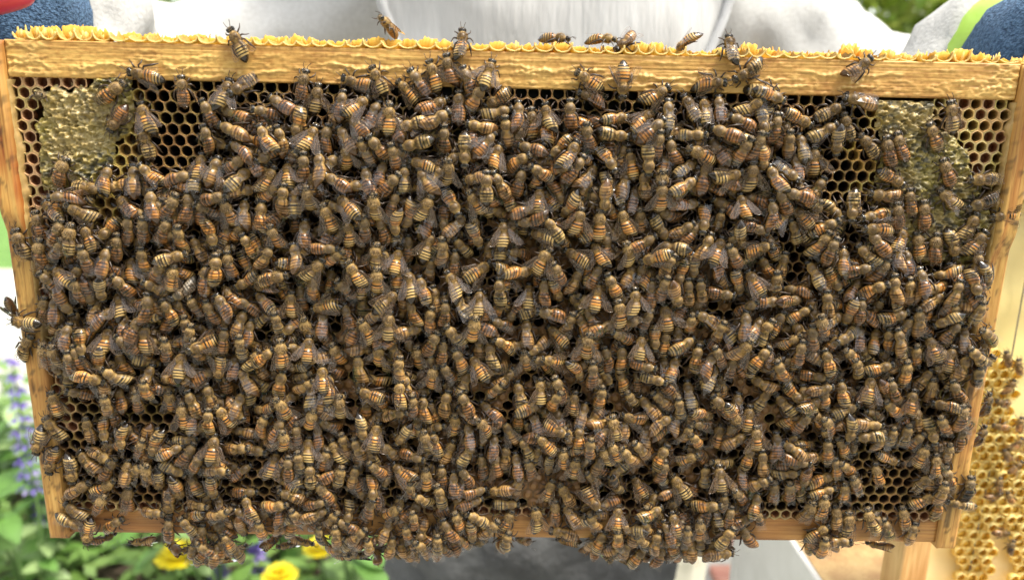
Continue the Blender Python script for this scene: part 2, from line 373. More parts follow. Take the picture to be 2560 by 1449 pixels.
tile(640, 960, 2.963, """205 185 -25 oh*;540 30 -10 oh;405 265 20 os*;620 170 0 gs*;850 80 -72 oh*;1065 80 0 of*;1160 165 0 df*;1238 185 -3 of*
1400 150 15 nf*;1560 150 -28 df*;1730 200 -50 df*;1765 50 45 of*;40 310 25 of*;150 340 30 df;1475 310 3 oh*;1697 320 -35 oh*;1580 380 -8 df*;882 395 8 oh*;790 330 180 gf*
1090 380 215 gf*;1260 430 -10 gh*;1428 505 25 ns*;210 425 0 os*;300 385 0 df;382 490 0 gs*;595 505 -25 gs*;760 490 -20 nf*;860 530 -10 gf;1150 530 100 df*;1020 220 80 nf
130 600 10 oh*;320 590 -5 gf*;400 690 -3 gf*;240 630 0 df;620 690 15 gf*;722 690 15 nf*;868 770 180 of*;900 635 -40 df;1085 655 -58 oh*;1262 710 0 os*;1380 690 -5 df;1560 690 -35 df*
1680 610 -12 df*;1760 460 0 df;1850 540 0 nf*;1465 740 0 df*;1370 835 -15 gf*;1240 860 -50 gf;1620 800 85 df*;1810 790 255 nf*;1590 880 80 df*;1850 890 90 gf;265 832 -65 nf*
140 903 75 of*;440 890 70 df;305 995 -22 of*;440 970 70 nf;1000 948 55 oh*;840 920 20 df;1170 1015 -5 df*;960 1090 30 nf;1122 1110 -8 of*;1500 1020 -15 of*;1600 1100 178 of*
1430 1090 -30 df;1230 1085 190 nf;1650 1000 -60 gf*;470 1120 0 kf*;598 1130 -5 nf*;748 1130 45 nf*;840 1205 -10 nf;1000 1210 10 nf;1345 1195 0 gf*;1245 1220 -40 nf*;1848 1170 15 gf*
1730 1085 40 nf*;1860 1020 25 of*""")
tile(1280, 960, 2.963, """60 85 -15 gf*;215 60 0 gs*;310 130 30 of*;455 150 10 oh*;657 105 8 of*;520 230 22 nf*;890 120 -30 gf*;130 180 75 of*
180 290 -25 df;320 335 110 oh*;905 260 -72 oh*;1100 290 65 nf*;1242 185 -8 gf*;1120 125 -50 nf*;1310 80 -3 gf;1420 220 120 of*;1560 170 -40 df;1510 110 0 gf;1640 230 150 of*
1750 265 12 os*;760 335 -8 gh*;500 405 0 of*;575 485 5 df*;110 480 -30 gf*;258 445 -50 of*;378 560 3 oh*;460 630 12 oh*;695 540 -18 gh*;765 505 -25 oh*;870 545 -40 nf;960 490 -40 nf*
1100 545 28 of*;1290 555 60 oh*;1370 420 -40 of*;1528 390 15 oh*;1650 420 60 nf*;1812 410 0 os*;1750 545 20 of*;1560 585 -75 gf*;1430 690 5 gf*;1545 705 0 gs*;40 605 -8 df*
140 625 -20 df*;270 600 180 gf*;270 795 20 oh*;405 825 -30 nf*;595 845 150 oh*;600 700 -40 nf;770 755 140 kf*;945 760 -35 oh*;1120 650 10 df*;1250 760 -38 gh*;1440 905 75 of*
1820 740 55 nf*;1800 900 25 of*;1690 830 -40 df;190 1005 -10 gh*;320 950 0 df*;440 970 -40 nf*;782 995 8 oh*;1030 965 70 of*;1212 1045 -12 oh*;1388 1085 0 oh*;1290 1130 0 nf*
1160 1100 -20 df*;890 1080 -100 gf*;785 1160 0 of*;385 1100 -78 nf*;600 1025 -20 nf;970 1170 -40 gf*;1060 1180 20 nf*;1610 990 10 df*;1570 890 0 nf;1580 1145 35 gf*;1540 1260 90 nf
1700 680 10 df;1860 590 0 nf;1330 1220 0 nf;1480 1230 20 nf;40 740 20 nf;1700 1020 60 df;1830 1000 -20 df""")
tile(1920, 960, 2.963, """130 160 -38 gf*;318 160 65 of*;550 70 0 of*;390 40 80 nf;750 40 20 oh*;930 55 -15 df*;1060 140 20 oh*;1210 55 5 nf*
1330 155 270 of*;925 190 -40 of*;790 220 -70 nf*;570 200 65 gf;580 275 60 nf*;745 300 95 nf*;620 340 190 gf*;760 385 255 gf*;915 390 0 gf*;1018 380 5 gf*;1210 340 172 gf*
1305 310 -30 of*;1132 540 22 oh*;1243 605 3 oh*;1330 510 0 nf*;885 550 110 of*;808 670 -8 of*;590 625 -50 of*;558 465 -30 of*;442 500 0 of*;200 490 -65 nf*;210 575 95 df
70 460 5 df*;130 670 70 gf*;270 700 178 df*;405 800 72 of*;563 810 0 of*;650 750 -25 df*;300 945 12 nf*;405 915 8 of*;508 985 -5 nf*;760 1015 -10 gf*;1010 995 -8 of*
1145 865 55 of*;1140 730 35 gf*;595 1045 5 gf*;887 1085 -18 gf*;370 1105 55 of*;408 1215 5 of*;510 1165 80 nf*;1060 1110 20 nf*;1430 890 275 gf*;1490 780 10 kf;160 800 -8 df
40 800 0 df*;1290 810 10 nf*;250 290 30 df;1440 250 0 df;1400 60 -20 df;1270 730 -10 df""")
# ------------------------------------------------------------------ the hive frame
mm = 0.001
def W3(x, y, z):                 # millimetres about the frame's centre to world
    return (x * mm, y * mm, ZC + z * mm)
frame = empty('beehive_frame', (0, 0, 0))
tag(frame, 'wooden hive frame of old brood comb held up by its ends, crowded with bees', 'hive frame')

def slab(mb, x0, x1, z0, z1, yf, yb, nx, nz, fn):
    """a bar whose camera side is a displaced grid; fn(x, z) gives (push towards the front in mm, colour)"""
    vs, cs, fs = [], [], []
    for j in range(nz + 1):
        for i in range(nx + 1):
            x = x0 + (x1 - x0) * i / nx; z = z0 + (z1 - z0) * j / nz
            d, c = fn(x, z)
            if i in (0, nx) or j in (0, nz): d = min(d, 0) - 0.35      # worn arris
            vs.append(W3(x, yf - d, z)); cs.append(c)
    for j in range(nz):
        for i in range(nx):
            a = j * (nx + 1) + i
            fs.append((a, a + 1, a + nx + 2, a + nx + 1))
    n0 = len(vs)
    ring = [i for i in range(nx + 1)] + [j * (nx + 1) + nx for j in range(1, nz + 1)] + \
           [nz * (nx + 1) + i for i in range(nx - 1, -1, -1)] + [j * (nx + 1) for j in range(nz - 1, 0, -1)]
    back = []
    for k in ring:
        back.append(len(vs)); p = vs[k]; vs.append((p[0], yb * mm, p[2])); cs.append((0, 0, 0, 0) if len(cs[0]) and cs[0][0] == 0 else cs[k])
    L = len(ring)
    for k in range(L):
        k2 = (k + 1) % L
        fs.append((ring[k2], ring[k], back[k], back[k2]))
    fs.append(tuple(back))
    mb.add(vs, fs, cs)

LINES = [(0.16, 1.3, 0.9, 1), (0.30, 1.8, 1.15, 2), (0.42, 2.0, 1.0, 3), (0.52, 1.9, 1.2, 4), (0.64, 1.5, 0.85, 5), (0.78, 1.0, 0.5, 6)]
def top_fn(x, z):
    h = (z - 101) / 15.0                                   # 0 at the lower edge
    wx = 0.0
    for b0, amp, hh, sd_ in LINES:                         # meandering beads of wax the bees have smeared along the wood
        zc_ = 101 + 15 * b0 + amp * 1.6 * fbm(x * 0.045, sd_ * 7.7, 1, 3) + 0.9 * noise.noise(Vector((x * 0.33, sd_ * 3.1, 0)))
        pres = max(0.0, min(1.0, 0.12 + 2.8 * noise.noise(Vector((x * 0.06, sd_ * 11.3, 5)))))
        bead = 0.55 + 0.6 * abs(noise.noise(Vector((x * 0.42, sd_ * 5.0, 9)))) * 2
        wd = 0.75 * bead
        wx = max(wx, hh * pres * bead * math.exp(-((z - zc_) / wd) ** 2))
    if abs(x) > 192:                                       # webs of wax in the corners
        r = 1 - abs(fbm(x * 0.085, z * 0.22, 3.1, 3)) * 3.2
        wx = max(wx, 1.1 * max(0, r - 0.25) * min(1, (abs(x) - 192) / 8))
    lump = 1.6 * max(0, fbm(x * 0.25, z * 0.5, 2, 3) - 0.05) * max(0, min(1, 1.6 - 2 * h))
    wx += 0.5 * lump
    groove = 0.22 * noise.noise(Vector((x * 0.01, z * 2.6, 0)))
    m_ = min(1.0, wx * 0.9)
    return (wx * 0.7 + groove + 0.10 * fbm(x * 0.6, z * 0.9, 0, 2), (m_, m_, m_, 0))
mb = MB()
slab(mb, -214.2, 214.2, 101.0, 116.0, 0.0, 26.0, 760, 34, top_fn)
mb.box(W3(-241, 3.5, 106.2), W3(-214.2, 22.5, 115.2), (0, 0, 0, 0))     # the lugs the hands hold
mb.box(W3(214.2, 3.5, 106.2), W3(241, 22.5, 115.2), (0, 0, 0, 0))
tag(mb.build('top_bar', M['wood_h'], frame, True), 'yellowish pine top bar smeared with ridges of wax')

def side_bar(sg):
    def fn(x, z):
        st = fbm(x * 0.12, z * 0.035, 20 + sg, 4)
        st2 = fbm(x * 0.25, z * 0.02, 31 + sg, 3)
        k = max(0, min(1, 0.5 + st * 1.5))
        r = max(0, min(1, (st2 - 0.12) * 3.5)) * (1 if z > -10 else 0.35)
        up = 1 if z > 20 else 0.25
        if sg > 0:
            r *= 0.55; k = 0.6 + 0.4 * k
        c = [1 - 0.16 * (1 - k), 1 - 0.26 * (1 - k), 1 - 0.34 * (1 - k)]
        for i, q in enumerate((0.66, 0.34, 0.16)): c[i] *= 1 - (1 - q) * r * (0.4 + 0.6 * up)
        pr = fbm(x * 0.35, z * 0.22, 77 + sg, 3)
        if pr > 0.30: c = [q * (1 - 0.55 * min(1, (pr - 0.30) * 6)) for q in c]        # specks of propolis
        if sg > 0 and z < -30 and abs(x - 217) < 1.6 and fbm(0.3, z * 0.05, 7, 2) > -0.05:
            c = [q * 0.38 for q in c]                       # a dark gouge
        d = 0.35 * fbm(x * 0.2, z * 0.08, 4 + sg, 3)
        # the shoulder: the upper third is wider and stands proud of the rest
        s = max(0.0, min(1.0, (z - 30) / 16.0)); s = s * s * (3 - 2 * s)
        return (d + 3.6 * s, (*c, 0))
    mb = MB()
    x0, x1 = (-223.5, -214.3) if sg < 0 else (214.3, 223.5)
    slab(mb, x0, x1, -116.0, 115.6, -0.6, 25.0, 10, 150, fn)
    return mb.build('side_bar', M['wood_v'], frame, True)
tag(side_bar(-1), 'side bar stained orange and brown with propolis')
tag(side_bar(1), 'side bar with a dark gouge and crumbs of wax')

def bot_fn(x, z):
    k = 0.72 + 0.28 * max(0, min(1, 0.5 + 1.4 * fbm(x * 0.02, z * 0.2, 50, 3)))
    return (0.25 * fbm(x * 0.1, z * 0.3, 8, 3), (k, k, k, 0))
mb = MB()
slab(mb, -214.2, 214.2, -113.6, -101.0, 1.2, 22.0, 300, 8, bot_fn)
mb.build('bottom_bar', M['wood_b'], frame, True)

# the comb: a wax midrib with a lattice of cells on the camera side
def to_mm(px, py):
    a = at(px, py, 0.0); return (a.x * 1000, (a.z - ZC) * 1000)
def to_px(x, z, y=0.0):
    v = Vector(W3(x, y, z)) - CAM
    return (1280 + FPX * v.dot(right) / v.dot(fwd), 724.5 + FPX * v.dot(down) / v.dot(fwd))
OPEN_L = [(335, 190), (530, 195), (530, 300), (505, 410), (420, 440), (262, 430), (262, 365), (295, 335), (330, 290)]
OPEN_R = [(1940, 235), (2200, 245), (2215, 350), (2200, 510), (2045, 510), (2035, 390), (1950, 310)]
CELLS_R = [(2322, 240), (2545, 250), (2515, 500), (2430, 480), (2432, 380), (2335, 320)]
HONEY_L = [(98, 226), (220, 222), (228, 192), (326, 194), (330, 240), (322, 320), (280, 362), (262, 410), (232, 480), (150, 492), (104, 470), (96, 330)]
HONEY_R = [(2195, 250), (2325, 254), (2340, 325), (2430, 370), (2436, 440), (2468, 480), (2478, 560), (2440, 640), (2330, 665), (2230, 620), (2195, 510), (2214, 350)]
BROWN_L = [(0, 180), (225, 188), (218, 222), (98, 226), (96, 330), (104, 480), (120, 520), (60, 520), (20, 300)]
L2 = [(205, 475), (315, 475), (335, 565), (225, 570)]
LL = [(140, 950), (245, 955), (255, 1140), (200, 1290), (150, 1280)]
LL2 = [(345, 1000), (425, 1005), (425, 1065), (335, 1065)]
LL3 = [(230, 1175), (465, 1185), (465, 1275), (190, 1275)]
LM = [(540, 1180), (705, 1185), (705, 1255), (560, 1262)]
BB = [(1190, 1175), (1310, 1175), (1450, 1200), (1450, 1265), (1425, 1350), (1255, 1350), (1195, 1270)]
LR = [(2135, 1115), (2315, 1105), (2325, 1300), (2160, 1300)]
LR2 = [(1890, 1262), (2205, 1268), (2180, 1350), (1890, 1350)]
R3 = [(2280, 955), (2405, 955), (2400, 1010), (2300, 1065)]
BARE = [OPEN_L, OPEN_R, CELLS_R, HONEY_L, HONEY_R, BROWN_L, L2, LL, LL2, LL3, LM, BB, LR, LR2, R3]
def bar_bottom(px):              # pixel row of the top bar's lower edge
    return 190 + (px - 35) * 66 / 2465.0

mb = MB()
mb.box(W3(-214, 13.2, -101.2), W3(214, 14.0, 101.2), (0.16, 0.09, 0.035, 0))
comb = mb.build('comb', M['comb'], frame)
tag(comb, 'dark old wax comb of open, capped and honey-filled cells')

PITCH = 5.32
RC = PITCH / math.sqrt(3)
def cell_mesh(kind, seed):
    q = random.Random(seed)
    mb = MB()
    hexp, circ = [], []
    for k in range(12):
        a = PI / 2 + k * PI / 6
        rr = RC if k % 2 == 0 else RC * math.cos(PI / 6)
        hexp.append((rr * math.cos(a), rr * math.sin(a)))
        circ.append((math.cos(a) * (1.03 if k % 2 == 0 else 0.985), math.sin(a) * (1.03 if k % 2 == 0 else 0.985)))
    J = lambda s: q.uniform(1 - s, 1 + s)
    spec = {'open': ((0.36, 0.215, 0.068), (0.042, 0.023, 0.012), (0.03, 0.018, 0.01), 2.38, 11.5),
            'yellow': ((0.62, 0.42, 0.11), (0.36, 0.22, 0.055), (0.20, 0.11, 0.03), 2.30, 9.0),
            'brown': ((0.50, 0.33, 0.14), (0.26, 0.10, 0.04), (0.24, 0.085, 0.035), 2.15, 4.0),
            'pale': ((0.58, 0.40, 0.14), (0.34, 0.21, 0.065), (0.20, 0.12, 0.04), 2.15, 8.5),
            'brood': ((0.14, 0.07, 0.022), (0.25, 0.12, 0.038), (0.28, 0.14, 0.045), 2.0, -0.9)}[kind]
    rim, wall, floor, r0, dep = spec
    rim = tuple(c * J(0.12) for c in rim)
    r0 *= J(0.04)
    ox, oz = q.uniform(-0.12, 0.12), q.uniform(-0.12, 0.12)
    n = 12
    vs = [(x, 0.0, z) for x, z in hexp]; cs = [(*rim, 0)] * n
    fs = []
    def ring(r, y, c, o=1.0):
        b0 = len(vs)
        for k in range(n):
            vs.append((circ[k][0] * r + ox * o, y, circ[k][1] * r + oz * o)); cs.append((*c, 0))
        for k in range(n):
            k2 = (k + 1) % n
            fs.append((b0 - n + k, b0 + k, b0 + k2, b0 - n + k2))
    if kind == 'brood':
        ring(2.15, -0.15, wall); ring(1.2, dep, floor)
        fs.append(tuple(len(vs) - n + k for k in range(n)))
    else:
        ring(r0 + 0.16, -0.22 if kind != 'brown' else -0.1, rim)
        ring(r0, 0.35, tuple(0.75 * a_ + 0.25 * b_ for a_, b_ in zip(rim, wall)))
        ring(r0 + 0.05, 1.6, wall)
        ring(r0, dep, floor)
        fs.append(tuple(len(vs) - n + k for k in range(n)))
    mb.add([(x * mm, y * mm, z * mm) for x, y, z in vs], fs, cs)
    if kind in ('yellow', 'honey_open'):
        yy = q.uniform(3.0, 5.0)
        mb.add([(circ[k][0] * r0 * mm, (yy + 0.25 * math.sin(k)) * mm, circ[k][1] * r0 * mm) for k in range(n)], [tuple(range(n))], (0, 0, 0, 0), 1)
    return mb
cells = []                          # (x, z, kind, visible)
row = 0
z = 99.2
brng = random.Random(3)
while z > -99.5:
    x = -211.6 + (PITCH / 2 if row % 2 else 0)
    while x < 212:
        p = to_px(x, z)
        if inside(p, HONEY_L) or inside(p, HONEY_R): kind = None
        else:
            kind = 'open'; vis = any(inside(p, g) for g in BARE)
            if inside(p, BROWN_L) or (x < -205 and z > -60) or z < -96.5: kind = 'brown'
            elif inside(p, CELLS_R): kind = 'pale' if brng.random() < 0.75 else 'brown'
            elif x > 205 and z > -40: kind = 'pale'
            elif inside(p, OPEN_L) and p[0] < 345 + 60 * brng.random() and p[1] > 215: kind = 'yellow'
            elif inside(p, L2) or (inside(p, OPEN_R) and p[0] > 2120 and brng.random() < 0.6): kind = 'yellow'
            elif inside(p, BB):
                kind = 'brood' if brng.random() < 0.7 and p[1] < 1290 else ('brown' if p[1] > 1290 else 'open')
            elif not vis:
                e = ((p[0] - 1330) / 820) ** 2 + ((p[1] - 900) / 360) ** 2
                if e < 1 and brng.random() < 0.42: kind = 'brood'
            vis = vis or (p[1] < bar_bottom(p[0]) + 42 and 330 < p[0] < 2200)
            cells.append((x, z, kind, vis))
        x += PITCH
    z -= PITCH * math.sqrt(3) / 2
    row += 1
cm = {}
for kk in ('open', 'yellow', 'brown', 'pale', 'brood'):
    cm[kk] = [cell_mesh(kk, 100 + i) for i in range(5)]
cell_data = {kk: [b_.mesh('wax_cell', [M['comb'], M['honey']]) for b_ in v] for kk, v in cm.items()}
shown = [c for c in cells if c[3]]
def nearest_bare(c):
    return 0 if any(inside(to_px(c[0], c[1]), g) for g in (OPEN_L, OPEN_R, CELLS_R, BROWN_L, LR, LR2, BB, LL3)) else 1
shown.sort(key=nearest_bare)
single = set(id(c) for c in shown[:300])
rest = MB()
for c in cells:
    x, z, kk, _ = c
    i = brng.randrange(5)
    jy = 0.5 * fbm(x * 0.03, z * 0.03, 2, 2)
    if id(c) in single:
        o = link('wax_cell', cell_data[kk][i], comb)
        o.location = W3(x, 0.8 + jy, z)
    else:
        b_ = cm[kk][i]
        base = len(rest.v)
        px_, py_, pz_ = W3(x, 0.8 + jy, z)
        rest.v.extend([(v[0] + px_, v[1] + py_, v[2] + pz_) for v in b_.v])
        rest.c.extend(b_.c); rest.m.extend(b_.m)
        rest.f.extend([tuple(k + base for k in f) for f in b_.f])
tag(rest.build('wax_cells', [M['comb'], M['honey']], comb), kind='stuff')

# capped honey: lumpy wet-looking wax over the cells, in two upper corners
def capping(poly, seed):
    P = [to_mm(*p) for p in poly]
    x0, x1 = min(p[0] for p in P), max(p[0] for p in P); z0, z1 = min(p[1] for p in P), max(p[1] for p in P)
    st = 0.42
    nx, nz = int((x1 - x0) / st) + 1, int((z1 - z0) / st) + 1
    segs = list(zip(P, P[1:] + P[:1]))
    def edge(x, z):
        d = 9e9
        for (ax, az), (bx, bz) in segs:
            t_ = max(0, min(1, ((x - ax) * (bx - ax) + (z - az) * (bz - az)) / ((bx - ax) ** 2 + (bz - az) ** 2)))
            d = min(d, math.hypot(x - ax - t_ * (bx - ax), z - az - t_ * (bz - az)))
        return d if inside((x, z), P) else -d
    idx = {}; vs = []; cs = []; fs = []
    for j in range(nz):
        for i in range(nx):
            x, z = x0 + i * st, z0 + j * st
            e = edge(x, z) + 3.2 * fbm(x * 0.14, z * 0.14, seed, 3)
            if e < -1.2: continue
            r = 1 - abs(fbm(x * 0.17 + seed, z * 0.30, 1.3, 3)) * 2.8       # worm-like ridges of wax
            r2 = 1 - abs(fbm(x * 0.24 - seed, z * 0.34, 7.3, 2)) * 3.0
            lump = fbm(x * 0.45, z * 0.5, seed + 3, 3)
            cell_ = math.cos(2 * PI * x / PITCH) * math.cos(2 * PI * z / (PITCH * 1.732)) 
            h = 0.5 + 2.2 * max(0, r - 0.3) + 1.6 * max(0, r2 - 0.45) + 1.3 * lump + 0.4 * cell_
            t_ = max(0, min(1, (e + 1.0) / 2.0))
            h = h * t_ - 1.1 * (1 - t_)
            patch = max(0, min(1, 0.55 + 1.9 * fbm(x * 0.045 + 9, z * 0.07, seed + 7, 2)))
            spot = max(0, min(1, (fbm(x * 0.33 + 20, z * 0.5, seed + 5, 3) + 0.05) * 4.0))
            wet = 0.85 * spot * patch                                     # where honey has wetted the lids
            pale = max(0, min(1, (fbm(x * 0.4 - 30, z * 0.55, seed + 11, 3) - 0.08) * 4.0))
            yl = max(0, min(1, 0.5 + fbm(x * 0.05, z * 0.05, seed + 2, 2) * 1.6))
            a_ = (0.40 - 0.06 * yl, 0.285 - 0.02 * yl, 0.095 - 0.04 * yl); w_ = (0.055, 0.056, 0.042)
            a_ = tuple(p + (q - p) * 0.6 * pale for p, q in zip(a_, (0.60, 0.48, 0.24)))
            c = tuple(p * (1 - wet) + q * wet for p, q in zip(a_, w_))
            idx[i, j] = len(vs); vs.append(W3(x, 0.9 - h, z)); cs.append((*c, 0))
    for (i, j), k in idx.items():
        q = [idx.get((i, j)), idx.get((i + 1, j)), idx.get((i + 1, j + 1)), idx.get((i, j + 1))]
        if None not in q: fs.append(tuple(q))
    mb = MB(); mb.add(vs, fs, cs)
    return mb.build('honey_capping', M['capping'], comb, True)
tag(capping(HONEY_L, 1.7), 'lumpy olive and cream capped honey beside the stained side bar')
tag(capping(HONEY_R, 8.3), 'darker wet-looking capped honey beside the gouged side bar')

# wax fillets where the comb is built out to the side bars
def fillet(sg, z0, z1, seed):
    vs, cs, fs = [], [], []
    n = int((z1 - z0) / 1.2)
    for j in range(n + 1):
        z = z0 + (z1 - z0) * j / n
        wv = 1.0 + 1.2 * abs(fbm(0.1, z * 0.11, seed, 3)) * 2
        for k in range(5):
            f = k / 4.0
            x = sg * (214.6 - wv * f)
            y = -1.0 + 2.6 * f * f + 0.5 * fbm(x * 0.3, z * 0.25, seed + 2, 2)
            vs.append(W3(x, y, z)); cs.append((0.52 - 0.1 * f, 0.34 - 0.08 * f, 0.12 - 0.03 * f, 0))
    for j in range(n):
        for k in range(4):
            a = j * 5 + k; fs.append((a, a + 1, a + 6, a + 5))
    mb = MB(); mb.add(vs, fs, cs)
    return mb.build('wax_fillet', M['capping'], comb, True)
fillet(-1, -20, 100, 4.4); fillet(1, -50, 100, 6.6)

# burr comb on the top bar: the lower halves of a row of cells, broken off ragged
burr = MB()
bq = random.Random(12)
x = -208.0; r = 3.4
while x < 219:
    r0_ = r; r = 3.5 * bq.uniform(0.78, 1.18); x += r0_ + r if x > -208 else 0.001
    px_ = to_px(x, 116)[0]
    scrap = px_ < 290 or px_ > 2230
    hgt = max(0.3, 0.78 + 0.55 * noise.noise(Vector((x * 0.045, 0, 6))) + bq.uniform(-.14, .14)) * (1.2 if px_ < 240 else 1)
    depth0, depth1 = (0.6, 15) if not scrap else (bq.uniform(0.4, 4), bq.uniform(6, 12))
    nseg, nd = 14, 9
    vs, cs, fs = [], [], []
    for d in range(nd + 1):
        y = depth0 + (depth1 - depth0) * d / nd
        for k in range(nseg + 1):
            a = PI + PI * k / nseg
            cx, cz = x + r * math.cos(a) * 1.0, r * math.sin(a)
            e = abs(math.cos(a))
            # U-shaped trough standing on the bar, its cusps drawn up and broken
            zz = 116.15 + (cz + r) * 0.82 * hgt
            if e > 0.72:
                rag = max(-0.4, noise.noise(Vector((cx * 0.9, y * 0.5, 1.0))) + 0.4 * noise.noise(Vector((cx * 3, y * 2.1, 4.0))))
                zz += (e - 0.72) / 0.28 * (0.2 + (2.6 + 2.6 * (d / nd)) * max(-0.3, rag)) * hgt
            zz += 0.28 * noise.noise(Vector((cx * 1.3, y * 0.8, 12.0)))
            vs.append(W3(cx, y - (0.5 if d == 0 else 0) + 0.5 * noise.noise(Vector((cx * 0.9, k * 0.7, 3.0))), max(116.1, zz)))
            f = d / nd
            tn_ = 0.80 + 0.20 * math.sin(x * 1.7) * math.sin(x * 0.31)
            cs.append((0.90 * tn_, (0.68 - 0.14 * f) * tn_, (0.24 - 0.15 * f) * tn_, 0))
    for d in range(nd):
        for k in range(nseg):
            q = d * (nseg + 1) + k
            fs.append((q, q + 1, q + nseg + 2, q + nseg + 1))
    burr.add(vs, fs, cs)
    # front lip, thickened and pale
    lip = [Vector(vs[k]) + Vector((0, -0.0002, 0.0001)) for k in range(nseg + 1)]
    burr.tube(lip, [0.00012 + 0.00022 * abs(noise.noise(Vector((x, k * 0.6, 0)))) for k in range(nseg + 1)], 5, (0.92, 0.74, 0.32, 0))
    # ragged back wall closing the trough (what is left of the midrib)
    vs, fs, cs = [], [], []
    nb = 10
    top = bq.uniform(3.4, 5.4) * hgt
    for k in range(nb + 1):
        xx = x - r + 2 * r * k / nb
        rg = top + 1.5 * noise.noise(Vector((xx * 0.8, 3.0, 2))) + 1.1 * noise.noise(Vector((xx * 2.5, 7.0, 2)))
        rg = max(0.8, rg + 0.9 * math.sin(PI * k / nb))
        yb_ = depth1 - 3 + 0.8 * noise.noise(Vector((xx * 0.5, 0, 0)))
        for zz, yo in ((115.8, 0), (116 + rg * 0.5, 0.3), (116 + rg, -0.3)):
            vs.append(W3(xx, yb_ + yo, zz)); cs.append((0.94, 0.67, 0.15, 0))
    for k in range(nb):
        for jz in range(2):
            q = k * 3 + jz; fs.append((q, q + 3, q + 4, q + 1))
    burr.add(vs, fs, cs)
    if scrap or bq.random() < 0.16:                      # upright flakes
        for _ in range(3 if scrap else 1):
            fx = x + bq.uniform(-r, r); fy = bq.uniform(0.8, 8); hh = bq.uniform(2.0, 4.6) * (1.35 if px_ < 200 else 1)
            vs, fs = [], []
            ang = bq.uniform(-0.6, 0.6); wd = bq.uniform(1.2, 2.8)
            for k in range(5):
                sx = (k / 4 - 0.5) * wd
                t_ = hh * (0.55 + 0.6 * bq.random())
                bxx, byy = fx + sx * math.cos(ang), fy + sx * math.sin(ang) + 0.4 * (sx ** 2)
                vs += [W3(bxx, byy, 115.9), W3(bxx + 0.2, byy - 0.2, 116 + t_)]
            for k in range(4): fs.append((2 * k, 2 * k + 2, 2 * k + 3, 2 * k + 1))
            burr.add(vs, fs, (0.92, 0.70, 0.24, 0))
bo = burr.build('burr_comb', M['burr'], frame, True)
md = bo.modifiers.new('thickness', 'SOLIDIFY'); md.thickness = 0.00035; md.offset = 0
tag(bo, 'ragged row of broken honey-yellow burr comb cells on the top bar')
# ------------------------------------------------------------------ bees
PROFILE = [(7.0, .05, .05, -.35), (6.85, .85, .6, -.35), (6.45, 1.36, 1.0, -.32), (5.9, 1.62, 1.24, -.25), (5.35, 1.5, 1.15, -.15), (4.98, 1.2, .95, -.05),
           (4.72, 1.12, .9, -.05), (4.45, 1.42, 1.2, 0), (3.98, 1.76, 1.6, .05), (3.2, 2.1, 1.9, .1), (2.3, 2.16, 1.98, .1), (1.5, 1.98, 1.74, .05), (.95, 1.72, 1.45, 0),
           (.65, 1.62, 1.3, 0), (.35, 1.78, 1.42, 0), (-.1, 2.1, 1.75, 0), (-1.0, 2.42, 2.05, .02), (-2.4, 2.62, 2.2, .04), (-3.8, 2.55, 2.12, .02), (-5.0, 2.22, 1.85, -.05),
           (-6.0, 1.66, 1.4, -.15), (-6.75, 1.0, .86, -.25), (-7.25, .35, .32, -.3), (-7.4, .03, .03, -.3)]
TERG = [.4, -1.0, -2.25, -3.4, -4.5, -5.5, -7.5]
def smooth_interp(y):
    for a, b_ in zip(PROFILE, PROFILE[1:]):
        if a[0] >= y >= b_[0]:
            t_ = (a[0] - y) / (a[0] - b_[0])
            return [p + (q - p) * t_ for p, q in zip(a[1:], b_[1:])]
    return list(PROFILE[-1][1:])
AMBER = (0.64, 0.29, 0.065); CREAM = (0.60, 0.435, 0.18); DARK = (0.026, 0.019, 0.013); FUZZ = (0.30, 0.18, 0.052); TAN = (0.46, 0.22, 0.07)
def lerp(a, b_, t_): return tuple(p + (q - p) * t_ for p, q in zip(a, b_))
def abdomen_col(kind, y, up, na=3):
    for i in range(6):
        if TERG[i] >= y > TERG[i + 1]:
            s = (TERG[i] - y) / (TERG[i] - TERG[i + 1]); break
    else: i, s = 5, 1.0
    if kind == 'o':
        if i < na: c = (lerp(AMBER, CREAM, 0.35) if s < 0.22 else AMBER) if s < 0.64 else DARK
        elif i < 5: c = lerp(CREAM, AMBER, 0.12) if s < 0.46 else DARK
        else: c = lerp(CREAM, DARK, 0.45) if s < 0.14 else DARK
    elif kind == 'g':
        c = CREAM if s < 0.48 and i < 5 else DARK
        if i == 0: c = lerp(FUZZ, DARK, 0.4)
    elif kind == 'n':
        c = lerp(TAN, CREAM, 0.35) if s < 0.5 and i < 5 else lerp(DARK, TAN, 0.22)
        if i == 0: c = FUZZ
    elif kind == 'd':
        c = (0.42, 0.19, 0.055) if s < 0.55 and i < 5 else (0.065, 0.035, 0.018)
    elif kind == 'k':
        c = (0.16, 0.10, 0.05) if s < 0.25 else (0.018, 0.014, 0.012)
    else:
        c = (0.55, 0.52, 0.46) if s < 0.45 else (0.14, 0.13, 0.12)
    if abs(up) < 0.45 and y > -6: c = lerp(c, CREAM, 0.30 * (1 - abs(up) / 0.45))      # pale hair along the flanks
    if up < -0.35: c = lerp(c, (0.22, 0.13, 0.06), 0.6)
    return c
